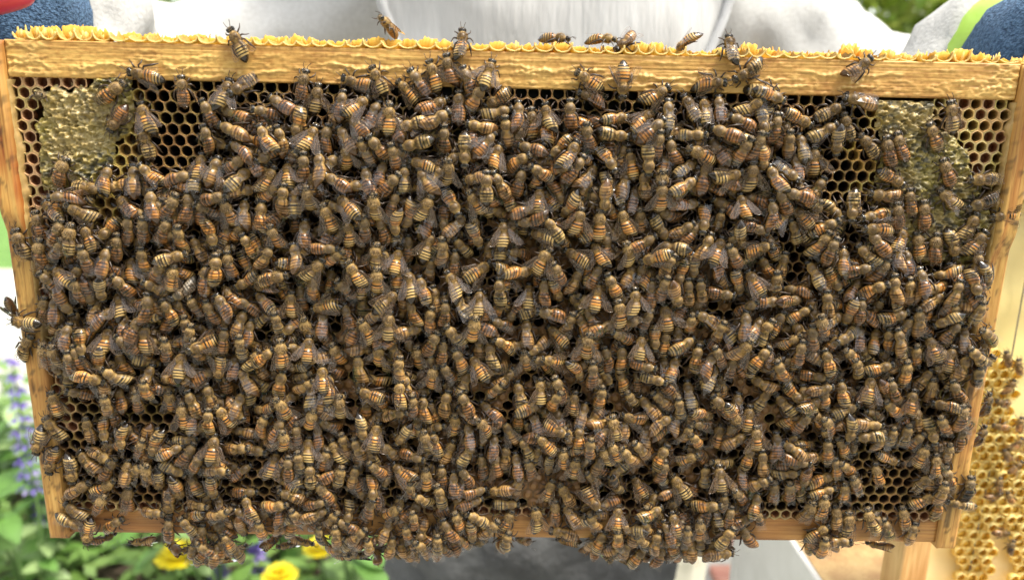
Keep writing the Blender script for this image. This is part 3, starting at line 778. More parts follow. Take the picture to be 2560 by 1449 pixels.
def bee_body(kind, bend, droop, hi, seed, na=3):
    """one body: head, thorax, abdomen as one skin of rings; legs, antennae, eyes, hairs on it"""
    q = random.Random(seed)
    V, T, C = [], [], []
    nst, ns = (66, 16) if hi else (34, 10)
    ys = [7.0 - 14.4 * i / (nst - 1) for i in range(nst)]
    def curve(x, y, z):
        if y < 0.5:                                   # the abdomen swings sideways and curls under
            d = 0.5 - y
            x += bend * d * d * 0.045 + bend * d * 0.05
            z -= droop * d * d * 0.030
        elif y > 4.6:
            x += bend * (y - 4.6) * 0.12
        return (x, y, z)
    for y in ys:
        rx, rz, zc = smooth_interp(y)
        if y < 0.3:
            for i in range(6):
                if TERG[i] >= y > TERG[i + 1]:
                    s = (TERG[i] - y) / (TERG[i] - TERG[i + 1])
                    k = 0.955 + 0.06 * s; rx *= k; rz *= k
        for j in range(ns):
            a = 2 * PI * j / ns
            up = math.sin(a)
            V.append(curve(rx * math.cos(a), y, zc + rz * up))
            if y < 0.45:
                c = abdomen_col(kind, y, up, na); gl = 0.85 if sum(c) < 0.25 else (0.62 if kind != 'g' else 0.35)
            elif y < 4.62:
                f = FUZZ if kind not in 'wk' else ((0.45, 0.42, 0.34) if kind == 'w' else (0.16, 0.11, 0.05))
                k = max(0.0, min(1.0, (up - 0.30) / 0.35)) * max(0.0, min(1.0, (1.7 - abs(y - 2.75)) / 0.7))
                c = lerp(lerp(f, (0.50, 0.36, 0.14), 0.5), lerp(f, DARK, 0.5 + 0.3 * q.random()), k)   # bare dark dome, pale ruff round it
                if up > 0.5 and 1.1 < y < 1.7: c = lerp(c, (0.46, 0.29, 0.09), 0.6)
                if kind == 'd': c = lerp(c, (0.13, 0.09, 0.045), 0.45)
                gl = 0.45 * k
            else:
                c = (0.022, 0.018, 0.014) if y < 6.35 else (0.17, 0.125, 0.06)
                if y < 4.9: c = (0.30, 0.22, 0.09)
                gl = 0.85 if y < 6.35 else 0.2
            v = q.uniform(0.86, 1.1)
            C.append((c[0] * v, c[1] * v, c[2] * v, gl))
    for i in range(nst - 1):
        for j in range(ns):
            a, b_, c_, d_ = i * ns + j, i * ns + (j + 1) % ns, (i + 1) * ns + (j + 1) % ns, (i + 1) * ns + j
            T += [(a, d_, c_), (a, c_, b_)]
    def tube(pts, rads, n, col, gl):
        b0 = len(V)
        for i, p in enumerate(pts):
            t_ = (Vector(pts[min(i + 1, len(pts) - 1)]) - Vector(pts[max(i - 1, 0)])).normalized()
            u = t_.cross(Vector((0.2, 0.3, 1))).normalized(); w_ = t_.cross(u)
            for k in range(n):
                a = 2 * PI * k / n
                e = Vector(p) + u * rads[i] * math.cos(a) + w_ * rads[i] * math.sin(a)
                V.append(tuple(e)); C.append((*col, gl))
        for i in range(len(pts) - 1):
            for k in range(n):
                a, b_ = b0 + i * n + k, b0 + i * n + (k + 1) % n
                T.extend([(a, b_, b_ + n), (a, b_ + n, a + n)])
    LEG = (0.045, 0.026, 0.014)
    n = 5 if hi else 3
    for sg in (-1, 1):
        j = lambda v: v + q.uniform(-0.35, 0.35)
        tube([(sg * 1.0, 3.6, -1.2), (sg * j(2.6), j(4.5), -0.5), (sg * j(3.1), j(5.7), -1.7), (sg * j(3.3), j(6.6), -2.6)], [.36, .34, .24, .12], n, LEG, .5)
        tube([(sg * 1.1, 2.5, -1.3), (sg * j(3.2), j(2.5), -0.1), (sg * j(4.2), j(1.9), -1.6), (sg * j(5.0), j(1.5), -2.6)], [.36, .36, .26, .12], n, LEG, .5)
        tube([(sg * 1.1, 1.5, -1.3), (sg * j(2.9), j(0.2), -0.1), (sg * j(3.6), j(-2.2), -1.2), (sg * j(4.0), j(-4.2), -2.6)], [.38, .42, .44, .13], n, LEG, .5)
        tube([(sg * .45, 6.6, .1), (sg * j(.9), 7.6, .7), (sg * j(1.3), 9.2, j(.1))], [.14, .13, .12], n, LEG, .4)
        # compound eye
        b0 = len(V); ne = 8 if hi else 5
        for i in range(ne + 1):
            for k in range(ne):
                a = 2 * PI * k / ne; bb = PI * i / ne
                p = curve(sg * (1.22 + 0.5 * math.sin(bb) * math.cos(a)), 5.85 + 0.85 * math.cos(bb), -.1 + 0.95 * math.sin(bb) * math.sin(a))
                V.append(p); C.append((0.010, 0.008, 0.007, 1.0))
        for i in range(ne):
            for k in range(ne):
                a, b_ = b0 + i * ne + k, b0 + i * ne + (k + 1) % ne
                T.extend([(a, a + ne, b_ + ne), (a, b_ + ne, b_)])
    # hair: short pale spikes on the thorax, the top of the head and the edges of the abdomen
    for _ in range(760 if hi else 130):
        if q.random() < 0.72: y = q.uniform(0.8, 4.5)
        elif q.random() < 0.5: y = q.uniform(4.8, 6.6)
        else: y = q.uniform(-5.6, 0.2)
        rx, rz, zc = smooth_interp(y)
        a = q.uniform(0, 2 * PI) if y > 0.5 else q.choice((q.uniform(-0.5, 0.5), q.uniform(PI - 0.5, PI + 0.5)))
        nx_, nz_ = math.cos(a), math.sin(a)
        L = q.uniform(0.35, 0.95) if y > 0.5 else q.uniform(0.2, 0.4)
        p0 = Vector((rx * nx_, y, zc + rz * nz_))
        tip = p0 + Vector((nx_ + q.uniform(-.5, .5), q.uniform(-.9, .3), nz_ + q.uniform(-.4, .4))).normalized() * L
        sd_ = Vector((-nz_, 0.3, nx_)) * 0.07
        b0 = len(V)
        f = FUZZ if kind != 'k' else (0.16, 0.12, 0.06)
        col = lerp(f, (0.50, 0.40, 0.20), q.random() * 0.7)
        if y > 4.7: col = lerp(col, (0.2, 0.16, 0.1), 0.5)
        for p in (p0 - sd_, p0 + sd_, tip):
            V.append(curve(*p)); C.append((*col, 0.1))
        T.append((b0, b0 + 1, b0 + 2))
    return np.array(V), np.array(T), np.array(C)
def wing_geo(ang, tilt, lift, side, hi, alpha=0.055):
    """fore and hind wing of one side, joined; membrane with raised veins"""
    V, T, C = [], [], []
    def blade(L, Wd, a, root, z0, drop):
        nl, nw = (12, 4) if hi else (7, 2)
        dirv = (math.sin(a), -math.cos(a)); per = (math.cos(a), math.sin(a))
        b0 = len(V)
        def pt(l, f, dz=0.0):
            wl = Wd * (0.16 + 0.84 * min(1, l / 0.62) ** 0.9)
            if l > 0.70: wl *= math.sqrt(max(0.0, 1 - ((l - 0.70) / 0.305) ** 2)) * 0.97 + 0.03
            lead = 0.10 * Wd * math.sin(PI * l)
            off = lead - wl * f
            z = z0 + lift * l - drop * l * l + tilt * off + 0.10 * math.sin(l * 9 + f * 4) * l + dz
            return (root[0] + dirv[0] * L * l + per[0] * off, root[1] + dirv[1] * L * l + per[1] * off, z)
        for i in range(nl + 1):
            for k in range(nw + 1):
                V.append(pt(i / nl, k / nw)); C.append((0.38, 0.27, 0.19, alpha * (1.0 + 0.5 * (k == 0))))
        for i in range(nl):
            for k in range(nw):
                a_ = b0 + i * (nw + 1) + k
                T.extend([(a_, a_ + 1, a_ + nw + 2), (a_, a_ + nw + 2, a_ + nw + 1)])
        if hi:
            veins = [[(0, 0), (.35, .02), (.72, .03), (.93, .2)], [(.93, .2), (.985, .5), (.93, .8), (.75, .97), (.5, .98)], [(0, .4), (.3, .30), (.6, .28), (.9, .45)], [(.05, .6), (.35, .62), (.65, .68), (.86, .8)],
                     [(.33, .3), (.38, .62)], [(.58, .28), (.62, .66)], [(.75, .1), (.72, .4)]]
            for vn in veins:
                for (l0, f0), (l1, f1) in zip(vn, vn[1:]):
                    p, p2 = Vector(pt(l0, f0, 0.05)), Vector(pt(l1, f1, 0.05))
                    e = (p2 - p).normalized().cross(Vector((0, 0, 1))) * 0.075
                    i0 = len(V)
                    for v in (p - e, p + e, p2 + e, p2 - e):
                        V.append(tuple(v)); C.append((0.16, 0.10, 0.06, 0.6))
                    T.extend([(i0, i0 + 1, i0 + 2), (i0, i0 + 2, i0 + 3)])
    blade(9.4, 3.2, ang, (1.55, 3.1), 1.35, 0.3)
    blade(6.4, 2.1, ang - R(10), (1.45, 2.2), 1.2, 0.2)
    V = np.array(V); T = np.array(T)
    if side < 0:
        V[:, 0] *= -1; T = T[:, ::-1].copy()
    return V, T, np.array(C)
WMODE = {'s': [(R(38), -0.10, 0.3), (R(46), -0.22, 0.1), (R(33), 0.05, 0.5)],
         'h': [(R(24), -0.05, 0.9), (R(30), -0.25, 0.4), (R(20), 0.12, 1.1)],
         'f': [(R(-3), 0.10, 1.15), (R(3), -0.08, 1.05), (R(8), 0.22, 1.0)]}
KINDS = 'ogndkw'
BODY = {}; WING = {}
def body_geo(kind, v, hi):
    key = (kind, v, hi)
    if key not in BODY: BODY[key] = bee_body(kind, (0.0, 0.9, -0.9, 0.35, -0.4, 0.5)[v], (0.3, 0.6, 0.4, 1.6, 0.1, 1.0)[v], hi, 40 + v, (3, 4, 2, 2, 3, 2)[v])
    return BODY[key]
def wing_arr(mode, v, side, hi):
    key = (mode, v, side, hi)
    if key not in WING: WING[key] = wing_geo(*WMODE[mode][v], side, hi, {'s': 0.07, 'h': 0.045, 'f': 0.015}[mode])
    return WING[key]
MESH = {}
def body_mesh(kind, v):
    if (kind, v) not in MESH:
        V, T, C = body_geo(kind, v, True)
        MESH[kind, v] = np_mesh('bee_body', V * mm, T, C, np.zeros(len(T)), [M['bee']])
    return MESH[kind, v]
def wing_mesh(mode, v, side):
    if (mode, v, side) not in MESH:
        V, T, C = wing_arr(mode, v, side, True)
        MESH[mode, v, side] = np_mesh('bee_wing', V * mm, T, C, np.zeros(len(T)), [M['wing']])
    return MESH[mode, v, side]

# resting heights: every bee is laid down on what is already there
GX0, GZ0, GR = -245.0, -150.0, 0.6
HF = np.zeros((int(490 / GR), int(290 / GR)))
def foot(x, z, dx, dz, sc):
    s = np.linspace(-6.6, 6.6, 23) * sc; l = np.linspace(-2.2, 2.2, 9) * sc
    S_, L_ = np.meshgrid(s, l, indexing='ij')
    X = x + dx * S_ + dz * L_; Z = z + dz * S_ - dx * L_
    I = np.clip(((X - GX0) / GR).astype(int), 0, HF.shape[0] - 1); K = np.clip(((Z - GZ0) / GR).astype(int), 0, HF.shape[1] - 1)
    return S_, L_, I, K
def lay(x, z, ang, sc, sink=0.92, cap=17.0):
    dx, dz = math.sin(ang), math.cos(ang)
    S_, L_, I, K = foot(x, z, dx, dz, sc)
    h = HF[I, K]
    core = np.abs(L_) < 1.5
    hf = h[core & (S_ > 0)]; hb = h[core & (S_ <= 0)]
    f = 0.5 * hf.mean() + 0.5 * np.percentile(hf, 90); b_ = 0.5 * hb.mean() + 0.5 * np.percentile(hb, 90)
    f, b_ = min(f * sink, cap), min(b_ * sink, cap)
    pitch = max(-0.42, min(0.42, math.atan2(f - b_, 6.6 * sc)))
    h0 = 0.5 * (f + b_)
    top = h0 + S_ * math.tan(pitch) + sc * (2.6 + 1.9 * np.sqrt(np.clip(1 - (L_ / 2.3 / sc) ** 2, 0, 1)))
    np.maximum.at(HF, (I, K), np.where(np.abs(S_) < 6.4 * sc, top, 0))
    return h0, pitch
def bee_matrix(pos, head, dorsal, sc, roll=0.0):
    y = Vector(head).normalized(); z = Vector(dorsal); z = (z - y * z.dot(y)).normalized(); x = y.cross(z)
    if roll:
        c_, s_ = math.cos(roll), math.sin(roll)
        x, z = x * c_ + z * s_, z * c_ - x * s_
    m_ = Matrix(((x.x * sc, y.x * sc, z.x * sc, pos[0]), (x.y * sc, y.y * sc, z.y * sc, pos[1]), (x.z * sc, y.z * sc, z.z * sc, pos[2]), (0, 0, 0, 1)))
    return m_
BEES = []                       # dict: matrix, kind, body variant, wing mode, wing variants, px, single
bq = random.Random(99)
def plan(px, py, hd, kind, wg, star, layer):
    p0 = at(px, py, -0.004)
    # heading in the picture to heading on the frame's plane
    p1 = at(px + 20 * math.sin(R(hd)), py - 20 * math.cos(R(hd)), -0.004)
    ang = math.atan2(p1.x - p0.x, p1.z - p0.z)
    sc = bq.uniform(1.0, 1.17)
    h0, pitch = lay(p0.x * 1000, (p0.z - ZC) * 1000, ang, sc)
    y = -(h0 + 2.45 * sc) * mm
    p = at(px, py, y)
    head = Vector((math.sin(ang) * math.cos(pitch), -math.sin(pitch), math.cos(ang) * math.cos(pitch)))
    v = bq.choice((0, 0, 1, 2, 3, 4, 5))
    BEES.append(dict(m=bee_matrix(p, head, (0, -1, 0), sc, bq.gauss(0, 0.16)), k=kind, v=v, w=wg, wv=(bq.randrange(3), bq.randrange(3)),
                     px=(px, py), hd=hd, star=star, layer=layer))
# 1. the lower layer, filling the gaps of the crowd
CROWD = [(100, 500), (330, 455), (520, 430), (540, 300), (700, 290), (1250, 290), (1950, 300), (2040, 400), (2060, 510), (2200, 560), (2400, 620), (2480, 700),
         (2470, 900), (2410, 1100), (2340, 1290), (2200, 1345), (1900, 1345), (1800, 1380), (1560, 1400), (1450, 1345), (1260, 1345), (1100, 1385), (860, 1385), (800, 1330), (480, 1330), (440, 1280), (180, 1270), (140, 950)]
hand = [(t_[0], t_[1]) for t_ in TILES]
fills = []
tries = 0
while len(fills) < 800 and tries < 90000:
    tries += 1
    p = (bq.uniform(90, 2480), bq.uniform(270, 1400))
    if not inside(p, CROWD) or any(inside(p, g) for g in BARE): continue
    if any((p[0] - h[0]) ** 2 + (p[1] - h[1]) ** 2 < 13 ** 2 for h in hand): continue
    if any((p[0] - h[0]) ** 2 + (p[1] - h[1]) ** 2 < 24 ** 2 for h in fills): continue
    fills.append(p)
for p in fills:
    hd = bq.gauss(0, 40) if bq.random() < 0.6 else bq.uniform(0, 360)
    plan(p[0], p[1], hd, bq.choice('dddnnoog'), bq.choice('ffffh'), False, 0)
# 2. the bees one can make out: dull and hidden ones first, the spread ones on top
order = sorted(TILES, key=lambda t_: (t_[5], {'f': 0, 'h': 1, 's': 2}[t_[4]], t_[1]))
for t_ in order:
    plan(t_[0], t_[1], t_[2], t_[3], t_[4], t_[5], 1)
# 3. bees on the ridge, over the edges and hanging underneath, set one by one
def special(px, py, Y, head, dorsal, kind, wg, where, single=True, sc=1.0):
    BEES.append(dict(m=bee_matrix(at(px, py, Y), head, dorsal, sc), k=kind, v=bq.choice((0, 1, 2, 3, 4, 5)), w=wg, wv=(bq.randrange(3), bq.randrange(3)),
                     px=(px, py), hd=None, star=single, layer=2, where=where))
special(972, 66, 0.010, (-.35, -.55, .45), (.25, -.2, .9), 'n', 'h', 'tan fuzzy bee bending over the burr comb ridge above the swarm')
special(1155, 108, -0.0016, (0.02, .35, .94), (0, -.94, .35), 'o', 'f', 'amber bee climbing over the broken burr comb, tail on the top bar')
special(1386, 95, 0.004, (1, -.15, -.02), (0, -.1, 1), 'o', 'h', 'amber bee in profile walking along the burr comb with wings raised')
special(1505, 97, 0.006, (.9, -.45, -.05), (0, -.1, 1), 'o', 'h', 'amber bee on the burr comb meeting another bee head on')
special(1566, 103, 0.011, (-.55, -.2, -.45), (.2, -.3, .9), 'n', 'h', 'small tan bee head down in a broken burr comb cell')
special(1714, 106, 0.012, (-.5, .3, -.6), (.3, -.35, .85), 'o', 's', 'amber bee hunched over a burr comb cell with one wing upright')
special(1825, 121, -0.0016, (-.06, .45, .9), (0, -.9, .45), 'g', 'f', 'striped bee with its tail over the top edge of the top bar')
special(2469, 1012, 0.010, (.05, 0, 1), (.75, -.66, 0), 'k', 'f', 'dark striped bee clinging upright to the outer edge of the gouged side bar')
special(2453, 1092, 0.010, (.2, 0, 1), (.7, -.7, 0), 'k', 'h', 'dark bee below another on the outer edge of the gouged side bar')
special(2424, 1224, 0.012, (.1, .2, -1), (.8, -.5, 0), 'k', 'f', 'dark bee half hidden behind the edge of the gouged side bar')
special(34, 775, 0.012, (.3, .3, -.9), (-.9, -.3, .1), 'k', 'h', 'bee behind the stained side bar with only its wings showing')
special(107, 242, 0.0035, (.25, -.85, .15), (.1, .2, 1), 'k', 'f', 'dark bee coming head first out of a cell beside the capped honey')
for i, (px, py) in enumerate([(258, 1346), (357, 1352), (435, 1366), (513, 1402), (560, 1395), (590, 1378), (677, 1352), (721, 1360), (755, 1352), (863, 1388), (900, 1386), (944, 1392), (1010, 1385), (1070, 1372),
                              (1130, 1368), (1190, 1356), (1250, 1352), (1310, 1352), (1420, 1352), (1480, 1366), (1523, 1388), (1563, 1394), (1604, 1390), (1650, 1384), (1700, 1380), (1760, 1366), (1800, 1362),
                              (2060, 1356), (2197, 1362), (1600, 1375), (1540, 1372), (880, 1366), (960, 1370), (530, 1375), (480, 1372)]):
    a = bq.uniform(0, 2 * PI)
    hx, hy = math.cos(a), math.sin(a)
    special(px, py, bq.uniform(0.004, 0.016), (hx, hy * 0.7, bq.uniform(-.3, .5)), (bq.uniform(-.4, .4), -0.35, -0.8), bq.choice('ndkon'), bq.choice('fhf'), 'dark bee hanging upside down below the bottom bar', i % 3 == 0, 0.98)
# more of the fringe that hangs below the bar in two clumps
for (xa, xb, yb) in ((480, 620, 1392), (830, 1130, 1384), (1480, 1790, 1384), (2020, 2120, 1362)):
    for _ in range(int((xb - xa) / 14)):
        px, py = bq.uniform(xa, xb), bq.uniform(1340, yb)
        a = bq.gauss(0, 0.7)
        special(px, py, bq.uniform(-0.004, 0.012), (math.sin(a), bq.uniform(-.4, .4), math.cos(a)), (bq.uniform(-.4, .4), -1, bq.uniform(-.5, .2)), bq.choice('nndog'), bq.choice('fhfs'), '', False, 0.98)

# which of them are bees of their own: the ones that show largest
specials = [b_ for b_ in BEES if b_['layer'] == 2 and b_['star']]
cand = [b_ for b_ in BEES if b_['layer'] == 1]
def score(b_):
    x, y = b_['px']
    s = (2 if b_['star'] else 0) + {'s': 3.0, 'h': 2.2, 'f': 0.6}[b_['w']] + {'o': .6, 'g': .6, 'n': .5, 'd': 0, 'k': .6, 'w': 1.5}[b_['k']]
    if y < bar_bottom(x) + 60 or x < 150 or any(inside((x, y), g) for g in BARE): s += 1.6
    s += 1.5 * -(b_['m'][1][3]) / 0.012
    return -s
cand.sort(key=score)
N_SINGLE = 300 - len(specials) - 14                    # a few of the 300 are on the yellow frame behind
single = specials + cand[:N_SINGLE]
sset = set(id(b_) for b_ in single)
COLW = {'o': 'amber-banded', 'g': 'black and cream striped', 'n': 'tan', 'd': 'dull brown', 'k': 'dark', 'w': 'pale dusty'}
WINGW = {'s': 'with wings spread', 'h': 'with half-open wings', 'f': 'with folded wings'}
def headw(h):
    h = (h + 360) % 360
    return ['heading up', 'heading up toward the hive box', 'heading toward the hive box', 'heading down toward the hive box', 'heading down', 'heading down toward the patio',
            'heading toward the patio', 'heading up toward the patio'][int((h + 22.5) // 45) % 8]
def place(x, y):
    if y < bar_bottom(x) - 6: return 'on the top bar'
    if x < 110 and y < 1270 and x < 40 + (y - 480) * 0.16: return 'on the stained side bar'
    if inside((x, y), HONEY_L): return 'on the honey capping by the stained side bar'
    if inside((x, y), HONEY_R): return 'on the honey capping by the gouged side bar'
    rw = ['close under the top bar', 'above mid-comb', 'at mid-comb', 'below mid-comb', 'by the bottom bar'][min(4, max(0, int((y - 220) / 225)))]
    cw = ['beside the stained bar', 'patio half', 'centre', 'hive-box half', 'beside the gouged bar'][min(4, max(0, int((x - 60) / 486)))]
    return rw + ', ' + cw
for b_ in single:
    root = empty('honey_bee'); root.matrix_basis = b_['m']
    link('body', body_mesh(b_['k'], b_['v']), root)
    link('wing', wing_mesh(b_['w'], b_['wv'][0], -1), root)
    link('wing', wing_mesh(b_['w'], b_['wv'][1], 1), root)
    if b_.get('where'): lab = b_['where']
    else:
        lab = COLW[b_['k']] + ' bee ' + WINGW[b_['w']] + ' ' + headw(b_['hd']) + ', ' + place(*b_['px'])
        for w1, w2 in ((' toward the hive box', ' slant-wise'), (' toward the patio', ' aslant'), (' with ', ' '), ('beside the ', 'by the '), ('black and cream striped', 'cream-striped'), ('honey capping', 'capping')):
            if len(lab.split()) > 16: lab = lab.replace(w1, w2)
    tag(root, lab, 'bee', 'worker bees crowding the held frame')
AV, AT, AC, AM = [], [], [], []
nv = 0
for b_ in BEES:
    if id(b_) in sset: continue
    mw = np.array(b_['m'])
    br = bq.uniform(0.8, 1.15)
    for (V, T, C), mi in ((body_geo(b_['k'], b_['v'], False), 0), (wing_arr(b_['w'], b_['wv'][0], -1, False), 1), (wing_arr(b_['w'], b_['wv'][1], 1, False), 1)):
        AV.append((V * mm) @ mw[:3, :3].T + mw[:3, 3]); AT.append(T + nv)
        C2 = C.copy()
        if mi == 0: C2[:, :3] *= br
        AC.append(C2); AM.append(np.full(len(T), mi)); nv += len(V)
crowd = link('bee_crowd', np_mesh('bee_crowd', np.concatenate(AV), np.concatenate(AT), np.concatenate(AC), np.concatenate(AM), [M['bee'], M['wing']]))
tag(crowd, 'mass of brown striped honey bees packed over and under one another on the comb', 'bees', kind='stuff')
print('bees', len(BEES), 'single', len(single), 'crowd tris', sum(len(t_) for t_ in AT))
# ------------------------------------------------------------------ the ground
M['lawn'] = simple('lawn_grass', (0.045, 0.11, 0.015), (0.11, 0.22, 0.035), 14, 0.9, 0.6, 0.02, detail=8)
M['slab'] = simple('pale_concrete', (0.26, 0.257, 0.232), (0.34, 0.335, 0.30), 5, 0.85, 0.25, 0.004, bscale=90)
M['joint'] = simple('joint_sand', (0.30, 0.28, 0.24), (0.40, 0.38, 0.32), 60, 0.95)
M['soil'] = simple('bed_soil', (0.03, 0.02, 0.013), (0.08, 0.055, 0.035), 40, 0.95, 0.8, 0.02)
M['brick'] = simple('red_paver', (0.36, 0.14, 0.10), (0.48, 0.26, 0.19), 40, 0.9, 0.4, 0.003)
mb = MB()
mb.add([(-900, -900, 0), (900, -900, 0), (900, 900, 0), (-900, 900, 0)], [(0, 1, 2, 3)])
tag(mb.build('lawn', M['lawn']), kind='structure')
mb = MB()
mb.add([(-6, -3.2, 0.004), (4.2, -3.2, 0.004), (4.2, 5.0, 0.004), (-6, 5.0, 0.004)], [(0, 1, 2, 3)])
patio = tag(mb.build('patio', M['joint']), kind='structure')
sq = random.Random(21)
slab_me = []
for k in range(3):
    b2 = MB(); h = 0.018 + 0.002 * k
    x, y = 0.445, 0.29
    b2.add([(-x, -y, 0), (x, -y, 0), (x, y, 0), (-x, y, 0), (-x, -y, h - .006), (x, -y, h - .006), (x, y, h - .006), (-x, y, h - .006),
            (-x + .008, -y + .008, h), (x - .008, -y + .008, h), (x - .008, y - .008, h), (-x + .008, y - .008, h)],
           [(0, 1, 5, 4), (1, 2, 6, 5), (2, 3, 7, 6), (3, 0, 4, 7), (4, 5, 9, 8), (5, 6, 10, 9), (6, 7, 11, 10), (7, 4, 8, 11), (8, 9, 10, 11)])
    slab_me.append(b2.mesh('paving_slab', M['slab']))
for j in range(13):
    for i in range(11):
        x = -5.5 + i * 0.9 + (0.45 if j % 2 else 0); y = -2.85 + j * 0.6
        if -1.75 < x < -0.12 and 1.0 < y < 2.3: continue           # the flower bed
        if 0.62 < x < 1.5 and 1.35 < y < 2.2: continue             # the brick patch
        o = link('paving_slab', slab_me[sq.randrange(3)], patio); o.location = (x, y, 0.004)
# brick patch
for j in range(7):
    for i in range(4):
        if sq.random() < 0.12: continue
        b2 = MB(); b2.box((-.1, -.048, 0), (.1, .048, .05 + sq.uniform(-.012, .008)))
        o = b2.build('brick', M['brick'], patio); o.location = (0.68 + i * 0.215 + (0.1 if j % 2 else 0), 1.42 + j * 0.108, 0.006); o.rotation_euler.z = sq.uniform(-.05, .05)
# flower bed
vs, fs = [], []
n = 26
for j in range(n + 1):
    for i in range(n + 1):
        x = -1.95 + 1.75 * i / n; y = 1.0 + 1.35 * j / n
        e = min(1, 4 * min(i / n, 1 - i / n, j / n, 1 - j / n))
        vs.append((x, y, 0.008 + 0.07 * e + 0.02 * e * fbm(x * 5, y * 5, 1, 3)))
for j in range(n):
    for i in range(n):
        a = j * (n + 1) + i; fs.append((a, a + 1, a + n + 2, a + n + 1))
mb = MB(); mb.add(vs, fs)
tag(mb.build('flower_bed', M['soil'], None, True), kind='structure')

# ------------------------------------------------------------------ plants
M['leaf'] = vcol('garden_leaf', 0.45, 0.3, 60, 0.45, rnd_amt=0.3)
M['stem'] = simple('green_stem', (0.06, 0.12, 0.03), (0.10, 0.18, 0.05), 60, 0.6)
M['violet'] = vcol('violet_petal', 0.6, 0.25, 200, 0.35)
M['yellow'] = vcol('yellow_petal', 0.55, 0.2, 120, 0.35)
def leaf_mesh(L, Wd, col, curl, seed):
    mb = MB(); vs, cs, fs = [], [], []
    for i in range(6):
        l = i / 5; wd = Wd * (math.sin(PI * min(1, l * 0.93 + 0.05)) ** 0.8)
        for k in (-1, 0, 1):
            vs.append((k * wd * 0.5, L * l, -curl * L * l * l + (0.12 * wd if k else 0) + 0.01 * L * math.sin(l * 14 + k)))
            v = 1.15 if k == 0 else 1.0
            cs.append((col[0] * v, col[1] * v, col[2] * v, 0))
    for i in range(5):
        for k in range(2):
            a = i * 3 + k; fs.append((a, a + 1, a + 4, a + 3))
    mb.add(vs, fs, cs)
    return mb.mesh('leaf', M['leaf'], True)
LEAVES = [leaf_mesh(0.075, 0.046, (0.27, 0.43, 0.14), 0.35, 1), leaf_mesh(0.065, 0.034, (0.38, 0.53, 0.22), 0.2, 2), leaf_mesh(0.085, 0.05, (0.16, 0.33, 0.07), 0.5, 3)]
pq = random.Random(77)
def put_leaf(parent, z, a, pitch, sc, r=0.0):
    o = link('leaf', LEAVES[pq.randrange(3)], parent)
    o.location = (r * math.sin(-a), r * math.cos(a), z); o.rotation_euler = (pitch, pq.uniform(-.3, .3), a); o.scale = (sc,) * 3
def leafy(x, y, h, n, label):
    root = empty('leafy_plant', (x, y, 0.06))
    tag(root, label, 'plant', 'leafy plants in the flower bed')
    for s in range(3):
        mb = MB(); a = pq.uniform(0, 6.28); sp = 0.07
        pts = [(0, 0, 0), (sp * .5 * math.cos(a), sp * .5 * math.sin(a), h * .5), (sp * math.cos(a), sp * math.sin(a), h * pq.uniform(.8, 1))]
        mb.tube(pts, [.005, .004, .002], 5); mb.build('stem', M['stem'], root)
        for k in range(n // 3):
            f = 0.25 + 0.75 * (k + pq.random()) / (n // 3)
            p = Vector(pts[2]) * f
            o = link('leaf', LEAVES[pq.randrange(3)], root)
            o.location = (p.x, p.y, h * f * 0.95); o.rotation_euler = (pq.uniform(-.2, .7), pq.uniform(-.4, .4), pq.uniform(0, 6.28)); o.scale = (pq.uniform(.75, 1.3),) * 3
bed = []
for j in range(5):
    for i in range(8):
        bed.append((-1.75 + i * 0.205 + pq.uniform(-.07, .07), 1.06 + j * 0.22 + pq.uniform(-.06, .06), 0.50 - 0.035 * j + pq.uniform(-.06, .05)))
for i, (x, y, h) in enumerate(bed):
    leafy(x, y, h, 21, 'broad-leaved green plant growing thickly in the flower bed')
# low ground cover hiding the soil
gq = np.random.default_rng(8); n = 2600
p = np.stack([gq.uniform(-1.9, -.25, n), gq.uniform(1.03, 2.3, n), gq.uniform(.07, .26, n)], 1)
a = gq.uniform(0, 2 * PI, n); el = gq.uniform(-.2, .6, n); Lf = gq.uniform(.04, .08, n)[:, None]
d = np.stack([np.cos(a) * np.cos(el), np.sin(a) * np.cos(el), np.sin(el)], 1); u = np.stack([-np.sin(a), np.cos(a), np.zeros(n)], 1)
V = np.stack([p, p + d * Lf * .5 + u * Lf * .28, p + d * Lf, p + d * Lf * .5 - u * Lf * .28], 1).reshape(-1, 3)
i0 = 4 * np.arange(n); T = np.concatenate([np.stack([i0, i0 + 1, i0 + 2], 1), np.stack([i0, i0 + 2, i0 + 3], 1)])
f = gq.random(n)[:, None]; C = np.repeat(np.concatenate([np.array([.16, .32, .06]) * (1 - f) + np.array([.30, .46, .12]) * f, np.zeros((n, 1))], 1), 4, 0)
tag(link('ground_cover', np_mesh('ground_cover', V, T, C, np.zeros(len(T)), [M['leaf']])), 'low green ground cover between the flower stems', 'plants', kind='stuff')
